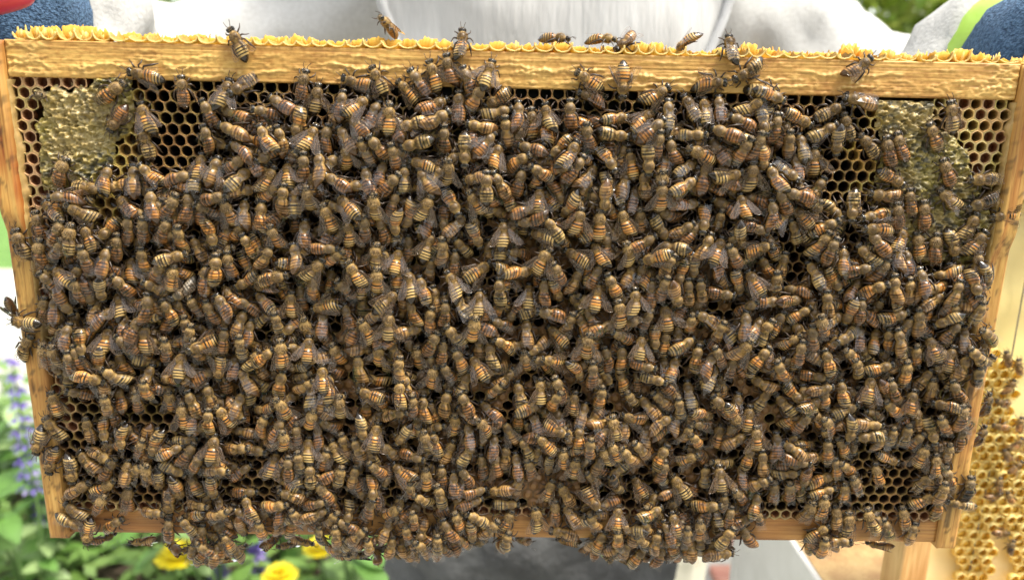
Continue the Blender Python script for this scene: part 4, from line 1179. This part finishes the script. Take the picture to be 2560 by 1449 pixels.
def salvia(px, py_top, Y, zb, label):
    top = at(px, py_top, Y)
    root = empty('salvia', (top.x, top.y, zb)); tag(root, label, 'flower', 'purple salvia spikes')
    H = top.z - zb
    mb = MB(); mb.tube([(0, 0, 0), (0.01, 0, H * .5), (0.0, 0, H)], [.004, .0032, .0015], 6); mb.build('stem', M['stem'], root)
    nw = 10
    for k in range(nw):                                  # whorls of small flowers up the spike
        f = 1 - k / nw * 0.46
        mb = MB()
        for q in range(9):
            a = 2 * PI * q / 9 + k; r = (0.004 + 0.010 * min(1, (k + 1) / 6.0)) * pq.uniform(.8, 1.2)
            c = Vector((r * math.cos(a), r * math.sin(a), H * f + pq.uniform(-.006, .006)))
            d = Vector((math.cos(a), math.sin(a), 0.25)) * 0.007; u = Vector((-math.sin(a), math.cos(a), 0)) * 0.004
            v = pq.uniform(.8, 1.2); cl = (0.20 * v, 0.13 * v, 0.56 * v, 0) if pq.random() < .75 else (0.42 * v, 0.34 * v, 0.72 * v, 0)
            mb.add([c - d * .8, c + u, c + d, c - u, c + Vector((0, 0, .006))], [(0, 1, 4), (1, 2, 4), (2, 3, 4), (3, 0, 4), (0, 3, 2, 1)], cl)
            mb.add([c + d * .8 + u, c + d * 2.0 - Vector((0, 0, .007)), c + d * .8 - u], [(0, 1, 2)], cl)
        mb.build('flower_whorl', M['violet'], root, True)
    for k in range(8): put_leaf(root, H * (0.10 + 0.045 * k), k * 2.1, 0.3, 0.6)
salvia(30, 905, 1.10, 0.07, 'tall purple salvia spike leaning beside the stained side bar')
salvia(84, 1165, 1.30, 0.07, 'thin pale salvia spike close to the stained side bar')
salvia(640, 1352, 1.25, 0.07, 'violet salvia spike between the two clumps of yellow flowers')
salvia(545, 1402, 1.15, 0.07, 'low pale violet salvia spike among broad leaves')
salvia(300, 1345, 1.45, 0.07, 'violet salvia spike far back in the bed under the bottom bar')
salvia(870, 1400, 1.45, 0.07, 'violet salvia spike beside the grey trousers')
def marigold(px, py, Y, r, label):
    c = at(px, py, Y)
    root = empty('yellow_flower', (c.x, c.y, 0.07)); tag(root, label, 'flower', 'yellow flowers in the bed')
    H = c.z - 0.07
    mb = MB(); mb.tube([(0, 0, 0), (0.01, 0.01, H * .5), (0, 0, H)], [.004, .0035, .003], 6); mb.build('stem', M['stem'], root)
    for ring_, (nr, rr, tilt) in enumerate(((12, r, .1), (10, r * .8, .45), (8, r * .55, .8), (6, r * .32, 1.15))):
        for k in range(nr):
            a = 2 * PI * k / nr + ring_ * .3
            pm = MB()
            d = Vector((math.cos(a) * math.cos(tilt), math.sin(a) * math.cos(tilt), math.sin(tilt))); u = Vector((-math.sin(a), math.cos(a), 0)) * rr * .3
            o_ = Vector((0, 0, H + .004 * ring_)); v = pq.uniform(.88, 1.05)
            pm.add([o_, o_ + d * rr * .6 + u, o_ + d * rr + u * .5, o_ + d * rr * 1.03 - u * .5, o_ + d * rr * .6 - u, o_ + d * rr * .6 + Vector((0, 0, .004))],
                   [(0, 1, 5), (1, 2, 5), (2, 3, 5), (3, 4, 5), (4, 0, 5)], (0.92 * v, 0.74 * v, 0.015, 0))
            pm.build('petal', M['yellow'], root, True)
    for k in range(6): put_leaf(root, H * (0.2 + 0.1 * k), k * 2.3, 0.3, 0.8)
marigold(450, 1392, 1.02, .046, 'big yellow flower under the fringe of hanging bees')
marigold(800, 1372, 1.05, .034, 'yellow flower touching the swarm beside the grey trousers')
marigold(700, 1440, 0.95, .034, 'round yellow flower low in the bed between leaves')

# trees and shrubs beyond the lawn, behind the lime-cuffed glove
M['bark'] = simple('bark', (0.07, 0.05, 0.035), (0.14, 0.10, 0.07), 20, 0.9, 0.6, 0.02)
def leaf_cloud(root, blobs, nleaf, size, c1, c2, seed):
    q = np.random.default_rng(seed)
    V, T, C = [], [], []
    for (cx, cy, cz, r) in blobs:
        n = int(nleaf * r * r)
        d = q.normal(size=(n, 3)); d /= np.linalg.norm(d, axis=1)[:, None]
        rad = r * (0.45 + 0.55 * q.random(n) ** 0.5) * (1 + 0.22 * np.sin(d[:, 0] * 7 + seed) * np.cos(d[:, 2] * 6))
        p = np.array([cx, cy, cz]) + d * rad[:, None]
        t1 = q.normal(size=(n, 3)); t1 /= np.linalg.norm(t1, axis=1)[:, None]
        t2 = np.cross(t1, q.normal(size=(n, 3))); t2 /= np.linalg.norm(t2, axis=1)[:, None]
        s = size * q.uniform(.7, 1.3, n)[:, None]
        quad = np.stack([p - t1 * s, p + t2 * s * .45, p + t1 * s, p - t2 * s * .45], 1).reshape(-1, 3)
        b0 = sum(len(v) for v in V); i0 = b0 + 4 * np.arange(n)
        V.append(quad)
        T.append(np.concatenate([np.stack([i0, i0 + 1, i0 + 2], 1), np.stack([i0, i0 + 2, i0 + 3], 1)]))
        f = q.random(n)[:, None]
        col = np.array(c1) * (1 - f) + np.array(c2) * f
        C.append(np.repeat(np.concatenate([col, np.zeros((n, 1))], 1), 4, 0))
    V, T, C = np.concatenate(V), np.concatenate(T), np.concatenate(C)
    return link('crown', np_mesh('crown', V, T, C, np.zeros(len(T)), [M['leaf']]), root)
def tree(x, y, h, r, label, seed, name='garden_tree', c1=(0.20, 0.32, 0.04), c2=(0.46, 0.58, 0.12)):
    root = empty(name, (x, y, 0)); tag(root, label, 'tree' if 'tree' in name else 'shrub')
    q = random.Random(seed)
    mb = MB()
    mb.tube([(0, 0, -.05), (.05, 0, h * .3), (-.03, .05, h * .6), (0, 0, h * .85)], [.11, .09, .06, .02], 8)
    blobs = []
    for k in range(9):
        a = q.uniform(0, 6.28); f = q.uniform(.35, .95); rr = r * q.uniform(.45, .75)
        e = (math.cos(a) * r * .7, math.sin(a) * r * .7, h * f)
        mb.tube([(0, 0, h * f * .6), (e[0] * .5, e[1] * .5, h * f * .85), e], [.05, .035, .012], 5)
        blobs.append((*e, rr))
    blobs.append((0, 0, h * .8, r * .7)); blobs.append((0, 0, h * .45, r * .7))
    mb.build('trunk', M['bark'], root, True)
    leaf_cloud(root, blobs, 600, .085, c1, c2, seed)
tree(3.0, 7.6, 3.6, 1.3, 'bright green leafy tree behind the sleeve with the lime cuff', 5)
tree(5.0, 8.6, 4.0, 1.5, 'taller green tree beyond the lawn, behind the lime cuff', 6)
tree(4.1, 6.9, 2.2, 0.9, 'rounded yellow-green shrub before the two trees', 8, 'garden_shrub', (0.16, 0.24, 0.02), (0.42, 0.48, 0.08))
tree(7.4, 9.5, 4.2, 1.7, 'broad green tree farthest from the patio', 9)
tree(-7.5, 16, 4.5, 2.0, 'tree far across the lawn on the flower bed side', 10)

# unseen leafy screen behind the camera, added to keep low light off the comb
M['added_shade_hedge'] = vcol('shade_hedge_leaf', 0.5, 0.3, 30, 0.15)
root = empty('added_shade_hedge', (-0.4, -3.6, 0)); tag(root, 'tall dark green leaf screen out of view, added to block low light', 'added_shade_hedge')
hq = np.random.default_rng(4); n = 26000
p = np.stack([hq.uniform(-5, 5, n), hq.uniform(0, 1, n) ** 2.2 * -0.7, hq.uniform(0.0, 3.1, n)], 1)
p[:, 1] += 0.10 * np.sin(p[:, 0] * 3.1) * np.cos(p[:, 2] * 2.3)
t1 = hq.normal(size=(n, 3)); t1 /= np.linalg.norm(t1, axis=1)[:, None]
t2 = np.cross(t1, hq.normal(size=(n, 3))); t2 /= np.linalg.norm(t2, axis=1)[:, None]
s = hq.uniform(.04, .085, n)[:, None]
V = np.stack([p - t1 * s, p + t2 * s * .5, p + t1 * s, p - t2 * s * .5], 1).reshape(-1, 3)
i0 = 4 * np.arange(n); T = np.concatenate([np.stack([i0, i0 + 1, i0 + 2], 1), np.stack([i0, i0 + 2, i0 + 3], 1)])
f = hq.random(n)[:, None]; C = np.repeat(np.concatenate([np.array([.03, .06, .012]) * (1 - f) + np.array([.08, .13, .03]) * f, np.zeros((n, 1))], 1), 4, 0)
link('foliage', np_mesh('foliage', V, T, C, np.zeros(len(T)), [M['added_shade_hedge']]), root)
for k in range(9):
    mb = MB(); x = -4.6 + k * 1.15; mb.tube([(x, -.45, 0), (x + .05, -.42, 1.2), (x - .04, -.46, 2.9)], [.05, .04, .015], 6); mb.build('trunk', M['bark'], root, True)

# ------------------------------------------------------------------ the beekeeper
person = empty('person', (0.035, 0.47, 0.022))
tag(person, 'person in a white bee suit and grey trousers holding the frame up with gloved hands', 'person')
def skin(name, nodes, edges, mat, parent, sub=2, disp=0.0, dscale=0.12):
    """nodes: (x, y, z, rx, ry) in metres, grown into one surface"""
    me = bpy.data.meshes.new(name)
    me.from_pydata([n[:3] for n in nodes], edges, [])
    o = link(name, me, parent)
    md = o.modifiers.new('skin', 'SKIN'); md.use_smooth_shade = True
    for i, n in enumerate(nodes):
        sv = me.skin_vertices[0].data[i]
        sv.radius = (n[3], n[4]); sv.use_root = (i == 0)
    sb = o.modifiers.new('sub', 'SUBSURF'); sb.levels = sub; sb.render_levels = sub
    if disp:
        sb.levels = sb.render_levels = sub + 1
        tx = bpy.data.textures.new(name, 'CLOUDS'); tx.noise_scale = dscale; tx.noise_depth = 3
        d = o.modifiers.new('folds', 'DISPLACE'); d.texture = tx; d.strength = disp; d.mid_level = 0.5; d.texture_coords = 'LOCAL'
    me.materials.append(mat)
    return o
PX, PY, PZ = 0.035, 0.47, 0.022
def L(x, y, z): return (x - PX, y - PY, z - PZ)
HANDL, HANDR = (-.263, .055, 1.283), (.280, .055, 1.268)
# body under the clothes, head inside the veil (above the picture)
bn = [(0, 0, .92, .13, .10), (0, 0, 1.10, .125, .09), (0, 0, 1.30, .14, .095), (0, 0, 1.40, .09, .07), (0, -.01, 1.47, .055, .055), (0, -.03, 1.54, .07, .085), (0, -.03, 1.62, .078, .095), (0, -.02, 1.69, .05, .06)]
be = [(i, i + 1) for i in range(7)]
for sg, hp in ((-1, HANDL), (1, HANDR)):
    i = len(bn)
    h = L(*hp)
    dz = -.022 if sg < 0 else -.030
    bn += [(sg * .17, .0, 1.36 + dz * .5, .05, .05), (sg * .27, -.045, 1.272 + dz, .042, .042), (sg * .34, -.10, 1.252 + dz, .038, .038), (sg * .32, -.23, 1.26 + dz * .6, .032, .032), (h[0], h[1] + .06, h[2], .028, .025)]
    be += [(3, i), (i, i + 1), (i + 1, i + 2), (i + 2, i + 3), (i + 3, i + 4)]
    i = len(bn)
    bn += [(sg * .09, 0, .86, .085, .085), (sg * .10, -.01, .48, .055, .055), (sg * .105, 0, .09, .04, .04), (sg * .11, -.13, .035, .035, .025)]
    be += [(0, i), (i, i + 1), (i + 1, i + 2), (i + 2, i + 3)]
body = skin('body', bn, be, M['skin'], person, 2)
# jacket with loose sleeves
jn = [(0, 0, .90, .18, .13), (0, 0, 1.08, .175, .125), (0, 0, 1.25, .185, .13), (0, 0, 1.37, .155, .115), (0, -.005, 1.455, .08, .075)]
je = [(i, i + 1) for i in range(4)]
for sg, hp in ((-1, HANDL), (1, HANDR)):
    h = L(*hp); i = len(jn); dz = -.022 if sg < 0 else -.030
    jn += [(sg * .19, .0, 1.35 + dz * .9, .078, .078), (sg * .275, -.04, 1.275 + dz, .068, .064), (sg * .345, -.10, 1.255 + dz, .064, .060), (sg * .325, -.23, 1.262 + dz * .6, .054, .052), (h[0] + sg * .008, h[1] + .095, h[2] + .004, .05, .052), (h[0], h[1] + .055, h[2] + .004, .044, .048)]
    je += [(3, i), (i, i + 1), (i + 1, i + 2), (i + 2, i + 3), (i + 3, i + 4), (i + 4, i + 5)]
skin('jacket', jn, je, M['suit'], person, 2, .045, .06)
# the veil's bib lying on the chest, with a piped edge
bib = MB(); vs, fs = [], []
edge = []
for i in range(21):
    f = i / 20.0
    a = PI + PI * f
    x, z = 0.155 * math.cos(a), 1.40 + 0.235 * math.sin(a)
    edge.append((x, z))
for i, (x, z) in enumerate(edge):
    for k in range(9):
        zz = z + (1.455 - z) * k / 8.0
        xx = x * (1 - 0.12 * (k / 8.0))
        yy = -0.152 - 0.020 * math.cos(xx * 9) + 0.10 * max(0, zz - 1.33) - 0.006 * math.sin(xx * 46 + 2.2 * math.sin(zz * 23)) - 0.004 * math.sin(zz * 40 + xx * 15)
        vs.append((xx, yy, zz))
for i in range(20):
    for k in range(8):
        a = i * 9 + k; fs.append((a, a + 9, a + 10, a + 1))
bib.add(vs, fs)
bo = bib.build('veil_bib', M['veil'], person, True)
pm = MB(); pm.tube([Vector(vs[i * 9]) + Vector((0, -.002, 0)) for i in range(21)], .0042, 6)
pm.build('piped_edge', M['piping'], bo, True)
# hood and hat of the veil
mb = MB()
def lathe(mb, prof, n=24, c=(0, 0, 0)):
    vs, fs = [], []
    for r, z in prof:
        for k in range(n):
            a = 2 * PI * k / n; vs.append((c[0] + r * math.cos(a), c[1] + r * math.sin(a), c[2] + z))
    for i in range(len(prof) - 1):
        for k in range(n):
            k2 = (k + 1) % n; fs.append((i * n + k, i * n + k2, (i + 1) * n + k2, (i + 1) * n + k))
    mb.add(vs, fs)
lathe(mb, [(.20, 1.655), (.205, 1.665), (.115, 1.68), (.11, 1.74), (.08, 1.775), (.01, 1.785)], c=(0, -.02, 0)); mb.build('hat', M['suit'], person, True)
mb = MB(); lathe(mb, [(.185, 1.665), (.175, 1.57), (.15, 1.49), (.10, 1.44)], c=(0, -.02, 0))
mt_, t_, b_ = nodes_of('veil_net'); b_.inputs['Base Color'].default_value = (.01, .01, .01, 1); b_.inputs['Alpha'].default_value = .55
mb.build('veil_net', mt_, person, True)
tn = [(0, 0, .98, .165, .125), (0, 0, .88, .168, .12), (0, 0, .70, .165, .115)]; te = [(0, 1), (1, 2)]
for sg in (-1, 1):
    i = len(tn)
    tn += [(sg * .085, 0, .64, .10, .10), (sg * .092, -.01, .54, .09, .085), (sg * .10, -.01, .42, .078, .075), (sg * .105, 0, .12, .062, .062), (sg * .105, 0, .07, .06, .06)]
    te += [(2, i), (i, i + 1), (i + 1, i + 2), (i + 2, i + 3), (i + 3, i + 4)]
skin('trousers', tn, te, M['trouser'], person, 2, .055, .07)
for sg in (-1, 1):
    skin('shoe', [(sg * .105, .03, .045, .045, .04), (sg * .11, -.07, .04, .045, .035), (sg * .115, -.16, .032, .04, .025)], [(0, 1), (1, 2)], M['shoe'], person, 2)
def glove(sg, hp, label):
    """hand behind the bar's end: wrist, palm, four fingers round the lug, thumb over the top"""
    hx, hy, hz = L(*hp)
    lug = L(sg * .232, .013, 1.15 + .1105)
    g = [(hx + sg * .004, hy + .075, hz + .006, .036, .044), (hx, hy + .03, hz + .004, .034, .042), (hx - sg * .012, hy + .0, hz - .002, .030, .040)]
    o = skin('glove', g, [(0, 1), (1, 2)], M['terry'], person, 2, .014, .035)
    tag(o, label)
    for k in range(4):                      # fingers: from the palm, under the lug and up its front
        bx = hx - sg * (0.026 - 0.017 * k) ; r = (.0095, .010, .0098, .0085)[k]; zz = -.018 - .002 * k
        fx = sg * (.226 + .0165 * k) - PX
        pts = [(bx, hy - .002, hz - .022, r * 1.15, r * 1.15), (fx, lug[1] + .018, lug[2] + zz, r, r), (fx, lug[1] - .010, lug[2] + zz - .002, r, r), (fx + sg * .001, lug[1] - .0215, lug[2] - .004, r * .9, r * .9), (fx + sg * .001, lug[1] - .0215, lug[2] + .006, r * .75, r * .75)]
        if k == 0: continue_first = pts
        skin('finger', pts, [(i, i + 1) for i in range(4)], M['terry'], o, 1)
    pts = [(hx - sg * .006, hy + .0, hz + .026, .014, .014), (hx - sg * .02, hy - .018, hz + .026, .0125, .0125), (hx - sg * .03, hy - .038, hz + .008, .011, .011)]
    skin('thumb', pts, [(0, 1), (1, 2)], M['terry'], o, 2)
    return o
gl = glove(-1, HANDL, 'blue terry glove with a red rubber thumb')
def Lp(px, py, Y): return L(*at(px, py, Y))
skin('red_thumb_cap', [(*Lp(-95, 6, .030), .0105, .0095), (*Lp(-25, -6, .028), .0095, .0085), (*Lp(40, -12, .030), .0075, .007), (*Lp(90, -22, .034), .005, .005)], [(0, 1), (1, 2), (2, 3)], M['red'], gl, 2)
gr = glove(1, HANDR, 'blue terry glove with a lime green cuff')
h = L(*HANDR)
skin('lime_cuff', [(h[0] + .010, h[1] + .080, h[2] + .008, .048, .052), (h[0] + .006, h[1] + .048, h[2] + .006, .041, .047)], [(0, 1)], M['lime'], gr, 2, .012, .03)
# ------------------------------------------------------------------ the yellow frame standing behind, on a hive box
M['fwood'] = wood('yellow_frame_wood', 'z', (0.46, 0.28, 0.10), (0.60, 0.40, 0.17), (0.68, 0.48, 0.24))
M['wax2'] = vcol('new_wax', 0.4, 0.15, 200, 0.35)
M['sheet'] = vcol('foundation_sheet', 0.35, 0.12, 40, 0.3)
M['white'] = simple('white_paint', (0.68, 0.67, 0.63), (0.80, 0.79, 0.76), 25, 0.5, 0.15, 0.002)
M['wire'] = simple('frame_wire', (0.12, 0.11, 0.10), (0.22, 0.21, 0.2), 90, 0.4)
FY = 0.125
fx0 = at(2222, 1449, FY).x
fw, fz0, fz1 = 0.45, 0.90, 1.215
yf = empty('foundation_frame', (fx0 + fw / 2, FY, fz0))
tag(yf, 'wooden frame of pale yellow wired foundation with patches of new comb, behind the held frame', 'hive frame')
cx = fx0 + fw / 2
def fb(name, x0, x1, z0, z1, y0=-.012, y1=.012, mat='fwood'):
    mb = MB(); mb.box((x0 - cx, y0, z0 - fz0), (x1 - cx, y1, z1 - fz0))
    o = mb.build(name, M[mat], yf)
    bv = o.modifiers.new('b', 'BEVEL'); bv.width = .0012; bv.segments = 2
    return o
fb('side_bar', fx0, fx0 + .0185, fz0, fz1 - .02); fb('side_bar', fx0 + fw - .0185, fx0 + fw, fz0, fz1 - .02)
fb('top_bar', fx0 - .014, fx0 + fw + .014, fz1 - .0198, fz1, -.0128, .0128); fb('bottom_bar', fx0 + .0187, fx0 + fw - .0187, fz0 + .0005, fz0 + .012, -.010, .010)
mb = MB(); vs, cs, fs = [], [], []
nx, nz = 90, 64
for j in range(nz + 1):
    for i in range(nx + 1):
        x = fx0 + .019 + (fw - .038) * i / nx; z = fz0 + .0125 + (fz1 - fz0 - .033) * j / nz
        vs.append((x - cx, .0012 * math.sin(x * 21) + .0016 * fbm(x * 9, z * 9, 2, 2) + .0009 * math.sin(z * 160 + .8 * math.sin(x * 30)), z - fz0))
        k = 0.5 + fbm(x * 6, z * 6, 5, 2)
        cs.append((0.90, 0.77 + .03 * k, 0.36 + .12 * k, 0))
for j in range(nz):
    for i in range(nx):
        a = j * (nx + 1) + i; fs.append((a, a + 1, a + nx + 2, a + nx + 1))
mb.add(vs, fs, cs); o = mb.build('foundation', M['sheet'], yf, True)
sm = o.modifiers.new('t', 'SOLIDIFY'); sm.thickness = .0006
for k in range(9):
    x = fx0 + .052 + k * .045
    mb = MB(); mb.tube([(x - cx, -.0042, .0122), (x - cx + .002, -.0038, .15), (x - cx, -.0042, fz1 - fz0 - .0200)], .00045, 5); mb.build('wire', M['wire'], yf)
# patches of drawn comb
PATCH = [[(2385, 1449), (2390, 1285), (2425, 1270), (2425, 1120), (2440, 930), (2485, 860), (2530, 905), (2525, 1020), (2560, 1080), (2560, 1449), (2515, 1449), (2518, 1330), (2478, 1300), (2470, 1449)],
         [(2560, 1080), (2900, 1000), (3100, 1449), (2560, 1449)], [(2700, 600), (2950, 560), (2960, 900), (2760, 880)]]
cq = random.Random(5)
p2 = 7.4
lat = []
row = 0; z = 1.205
while z > fz0 + .015:
    x = fx0 + .024 + (p2 * .0005 if row % 2 else 0)
    while x < fx0 + fw - .024:
        v = Vector((x, FY, z)) - CAM
        p = (1280 + FPX * v.dot(right) / v.dot(fwd), 724.5 + FPX * v.dot(down) / v.dot(fwd))
        jx = 12 * fbm(x * 60, z * 60, 3, 2)
        if any(inside((p[0] + jx, p[1] + jx), g) for g in PATCH): lat.append((x, z, p))
        x += p2 * mm
    z -= p2 * mm * .866; row += 1
mid = empty('new_comb', (0, 0, 0)); mid.parent = yf
seen = [c for c in lat if c[2][0] < 2600]
cell2 = []
for k in range(5):
    mb = MB(); q = random.Random(300 + k); n = 12; vs, cs, fs = [], [], []
    hexr = p2 / math.sqrt(3); r0 = p2 * .5 * q.uniform(.74, .86); top = -q.uniform(2, 4.5)
    circ = [(math.cos(PI / 2 + i * PI / 6), math.sin(PI / 2 + i * PI / 6)) for i in range(n)]
    def rg(r, y, c, hx=False):
        b0 = len(vs)
        for i in range(n):
            rr = r if not hx or i % 2 == 0 else r * math.cos(PI / 6)
            yy = y + (q.uniform(-.7, .7) if y < -3 else 0)
            vs.append((circ[i][0] * rr * mm, yy * mm, circ[i][1] * rr * mm)); cs.append((*c, 0))
        if b0:
            for i in range(n):
                i2 = (i + 1) % n; fs.append((b0 - n + i, b0 + i, b0 + i2, b0 - n + i2))
    rg(hexr, 0, (0.90, 0.70, 0.20), True); rg(hexr * .97, top * .7, (0.93, 0.75, 0.26), True); rg(r0 + .35, top, (0.95, 0.80, 0.34)); rg(r0, top + .8, (0.92, 0.70, 0.20)); rg(r0 * .95, -.8, (0.88, 0.62, 0.13))
    fs.append(tuple(len(vs) - n + i for i in range(n)))
    mb.add(vs, fs, cs); cell2.append(mb)
c2m = [b_.mesh('wax_cell', M['wax2'], True) for b_ in cell2]
ids = set(id(c) for c in sorted(seen, key=lambda c: c[2][0])[:300])
rest = MB()
for c in lat:
    k = cq.randrange(5); loc = (c[0] - cx + cq.uniform(-.0006, .0006), -.0028 + cq.uniform(-.001, .0005), c[1] - fz0 + cq.uniform(-.0006, .0006))
    if id(c) in ids:
        o = link('wax_cell', c2m[k], mid); o.location = loc
    else:
        b_ = cell2[k]; rest.add([(v[0] + loc[0], v[1] + loc[1], v[2] + loc[2]) for v in b_.v], b_.f, list(b_.c))
if rest.v: tag(rest.build('wax_cells', M['wax2'], mid, True), kind='stuff')
for i, (px, py, hd, kd, wg) in enumerate([(2519, 898, -20, 'n', 'f'), (2546, 918, -10, 'n', 'f'), (2526, 968, 20, 'n', 'f'), (2510, 1008, -70, 'o', 'h'), (2503, 1066, -80, 'o', 'f'), (2549, 1062, 5, 'o', 'h'), (2543, 1112, 30, 'o', 's'),
                                          (2520, 1140, -35, 'n', 'h'), (2540, 1168, 40, 'n', 'h'), (2498, 1212, 0, 'n', 'f'), (2486, 1240, 60, 'n', 'f'), (2526, 1246, -30, 'o', 'f'), (2503, 1332, 90, 'n', 'f'), (2527, 1368, 10, 'k', 'f')]):
    a = R(hd)
    root = empty('honey_bee')
    root.matrix_basis = bee_matrix(at(px, py, FY - .0135), (math.sin(a), 0, math.cos(a)), (0, -1, 0), 0.88, bq.gauss(0, .2))
    link('body', body_mesh(kd, i % 4), root)
    link('wing', wing_mesh(wg, i % 3, -1), root); link('wing', wing_mesh(wg, (i + 1) % 3, 1), root)
    tag(root, COLW[kd] + ' bee ' + WINGW[wg] + ' ' + headw(hd).replace(' toward the hive box', ' aslant').replace(' toward the patio', ' aslant') + ' on the yellow frame behind', 'bee', 'bees on the yellow foundation frame')
# hive it stands on
def hive_box(x0, y0, z0, w_, d_, h_, name, label, cat='hive box'):
    root = empty(name, (x0 + w_ / 2, y0 + d_ / 2, z0)); tag(root, label, cat)
    T_ = .019
    for nm, lo, hi in (('front_wall', (-w_ / 2, -d_ / 2, 0), (w_ / 2, -d_ / 2 + T_, h_)), ('back_wall', (-w_ / 2, d_ / 2 - T_, 0), (w_ / 2, d_ / 2, h_)),
                       ('side_wall', (-w_ / 2, -d_ / 2 + T_ + .0005, .001), (-w_ / 2 + T_, d_ / 2 - T_ - .0005, h_ - .001)), ('side_wall', (w_ / 2 - T_, -d_ / 2 + T_ + .0005, .001), (w_ / 2, d_ / 2 - T_ - .0005, h_ - .001))):
        mb = MB(); mb.box(lo, hi); o = mb.build(nm, M['white'], root)
        bv = o.modifiers.new('b', 'BEVEL'); bv.width = .002; bv.segments = 2
    mb = MB(); mb.box((-.05, -d_ / 2 - .006, h_ * .62), (.05, -d_ / 2 - .0005, h_ * .74)); mb.build('hand_hold', M['white'], root)
    return root
b1 = hive_box(fx0 - .03, FY - .19, .66, .51, .42, .24, 'hive_box', 'white hive box under the yellow frame')
mb = MB(); mb.box((-.25, -.205, .222), (.25, .205, .2398)); mb.build('cover_board', M['fwood'], b1)
hive_box(fx0 - .03, FY - .19, .418, .51, .42, .24, 'hive_box', 'white hive box at the bottom of the stack carrying the yellow frame')
st = empty('hive_stand', (fx0 + .225, FY + .02, .022)); tag(st, 'low wooden stand with four legs under the stacked hive boxes', 'stand')
mb = MB(); mb.box((-.27, -.23, .355), (.27, .23, .394)); mb.build('platform', M['fwood'], st)
for sx in (-1, 1):
    for sy in (-1, 1):
        mb = MB(); mb.box((sx * .22 - .03, sy * .18 - .03, 0), (sx * .22 + .03, sy * .18 + .03, .3545)); mb.build('leg', M['fwood'], st)
# a second hive farther off, its corner showing left of the yellow frame
e = at(2192, 1449, 0.95)
hive_box(e.x, 0.95, .40, .48, .40, .62, 'white_hive', 'tall white hive whose corner shows between bricks and yellow frame', 'hive')
st = empty('hive_stand', (e.x + .24, 1.15, .022)); tag(st, 'wooden stand under the tall white hive', 'stand')
mb = MB(); mb.box((-.25, -.21, .335), (.25, .21, .377)); mb.build('platform', M['fwood'], st)
for sx in (-1, 1):
    mb = MB(); mb.box((sx * .2 - .04, -.19, 0), (sx * .2 + .04, .19, .3345)); mb.build('leg', M['fwood'], st)
# fluted planter beside the trousers
c = at(1640, 1449, 0.80)
pl = empty('planter', (c.x, 0.80, .022)); tag(pl, 'cream fluted planter standing behind the grey trousers', 'planter')
M['cream'] = simple('cream_glaze', (0.62, 0.60, 0.48), (0.74, 0.72, 0.60), 30, 0.4)
mb = MB(); vs, fs = [], []
n = 48; H_ = c.z + .085
prof = [(.062, 0), (.066, .02), (.072, H_ * .6), (.078, H_ - .03), (.084, H_ - .02), (.084, H_), (.074, H_), (.070, H_ - .05)]
for r_, z_ in prof:
    for k in range(n):
        a = 2 * PI * k / n; rr = r_ * (1 + (.035 if k % 4 < 2 else -.02) * (1 if .02 < z_ < H_ - .025 else 0)); vs.append((rr * math.cos(a), rr * math.sin(a), z_))
for i in range(len(prof) - 1):
    for k in range(n):
        k2 = (k + 1) % n; fs.append((i * n + k, i * n + k2, (i + 1) * n + k2, (i + 1) * n + k))
fs.append(tuple(range(n - 1, -1, -1))); fs.append(tuple((len(prof) - 1) * n + k for k in range(n)))
mb.add(vs, fs); mb.build('pot', M['cream'], pl, True)
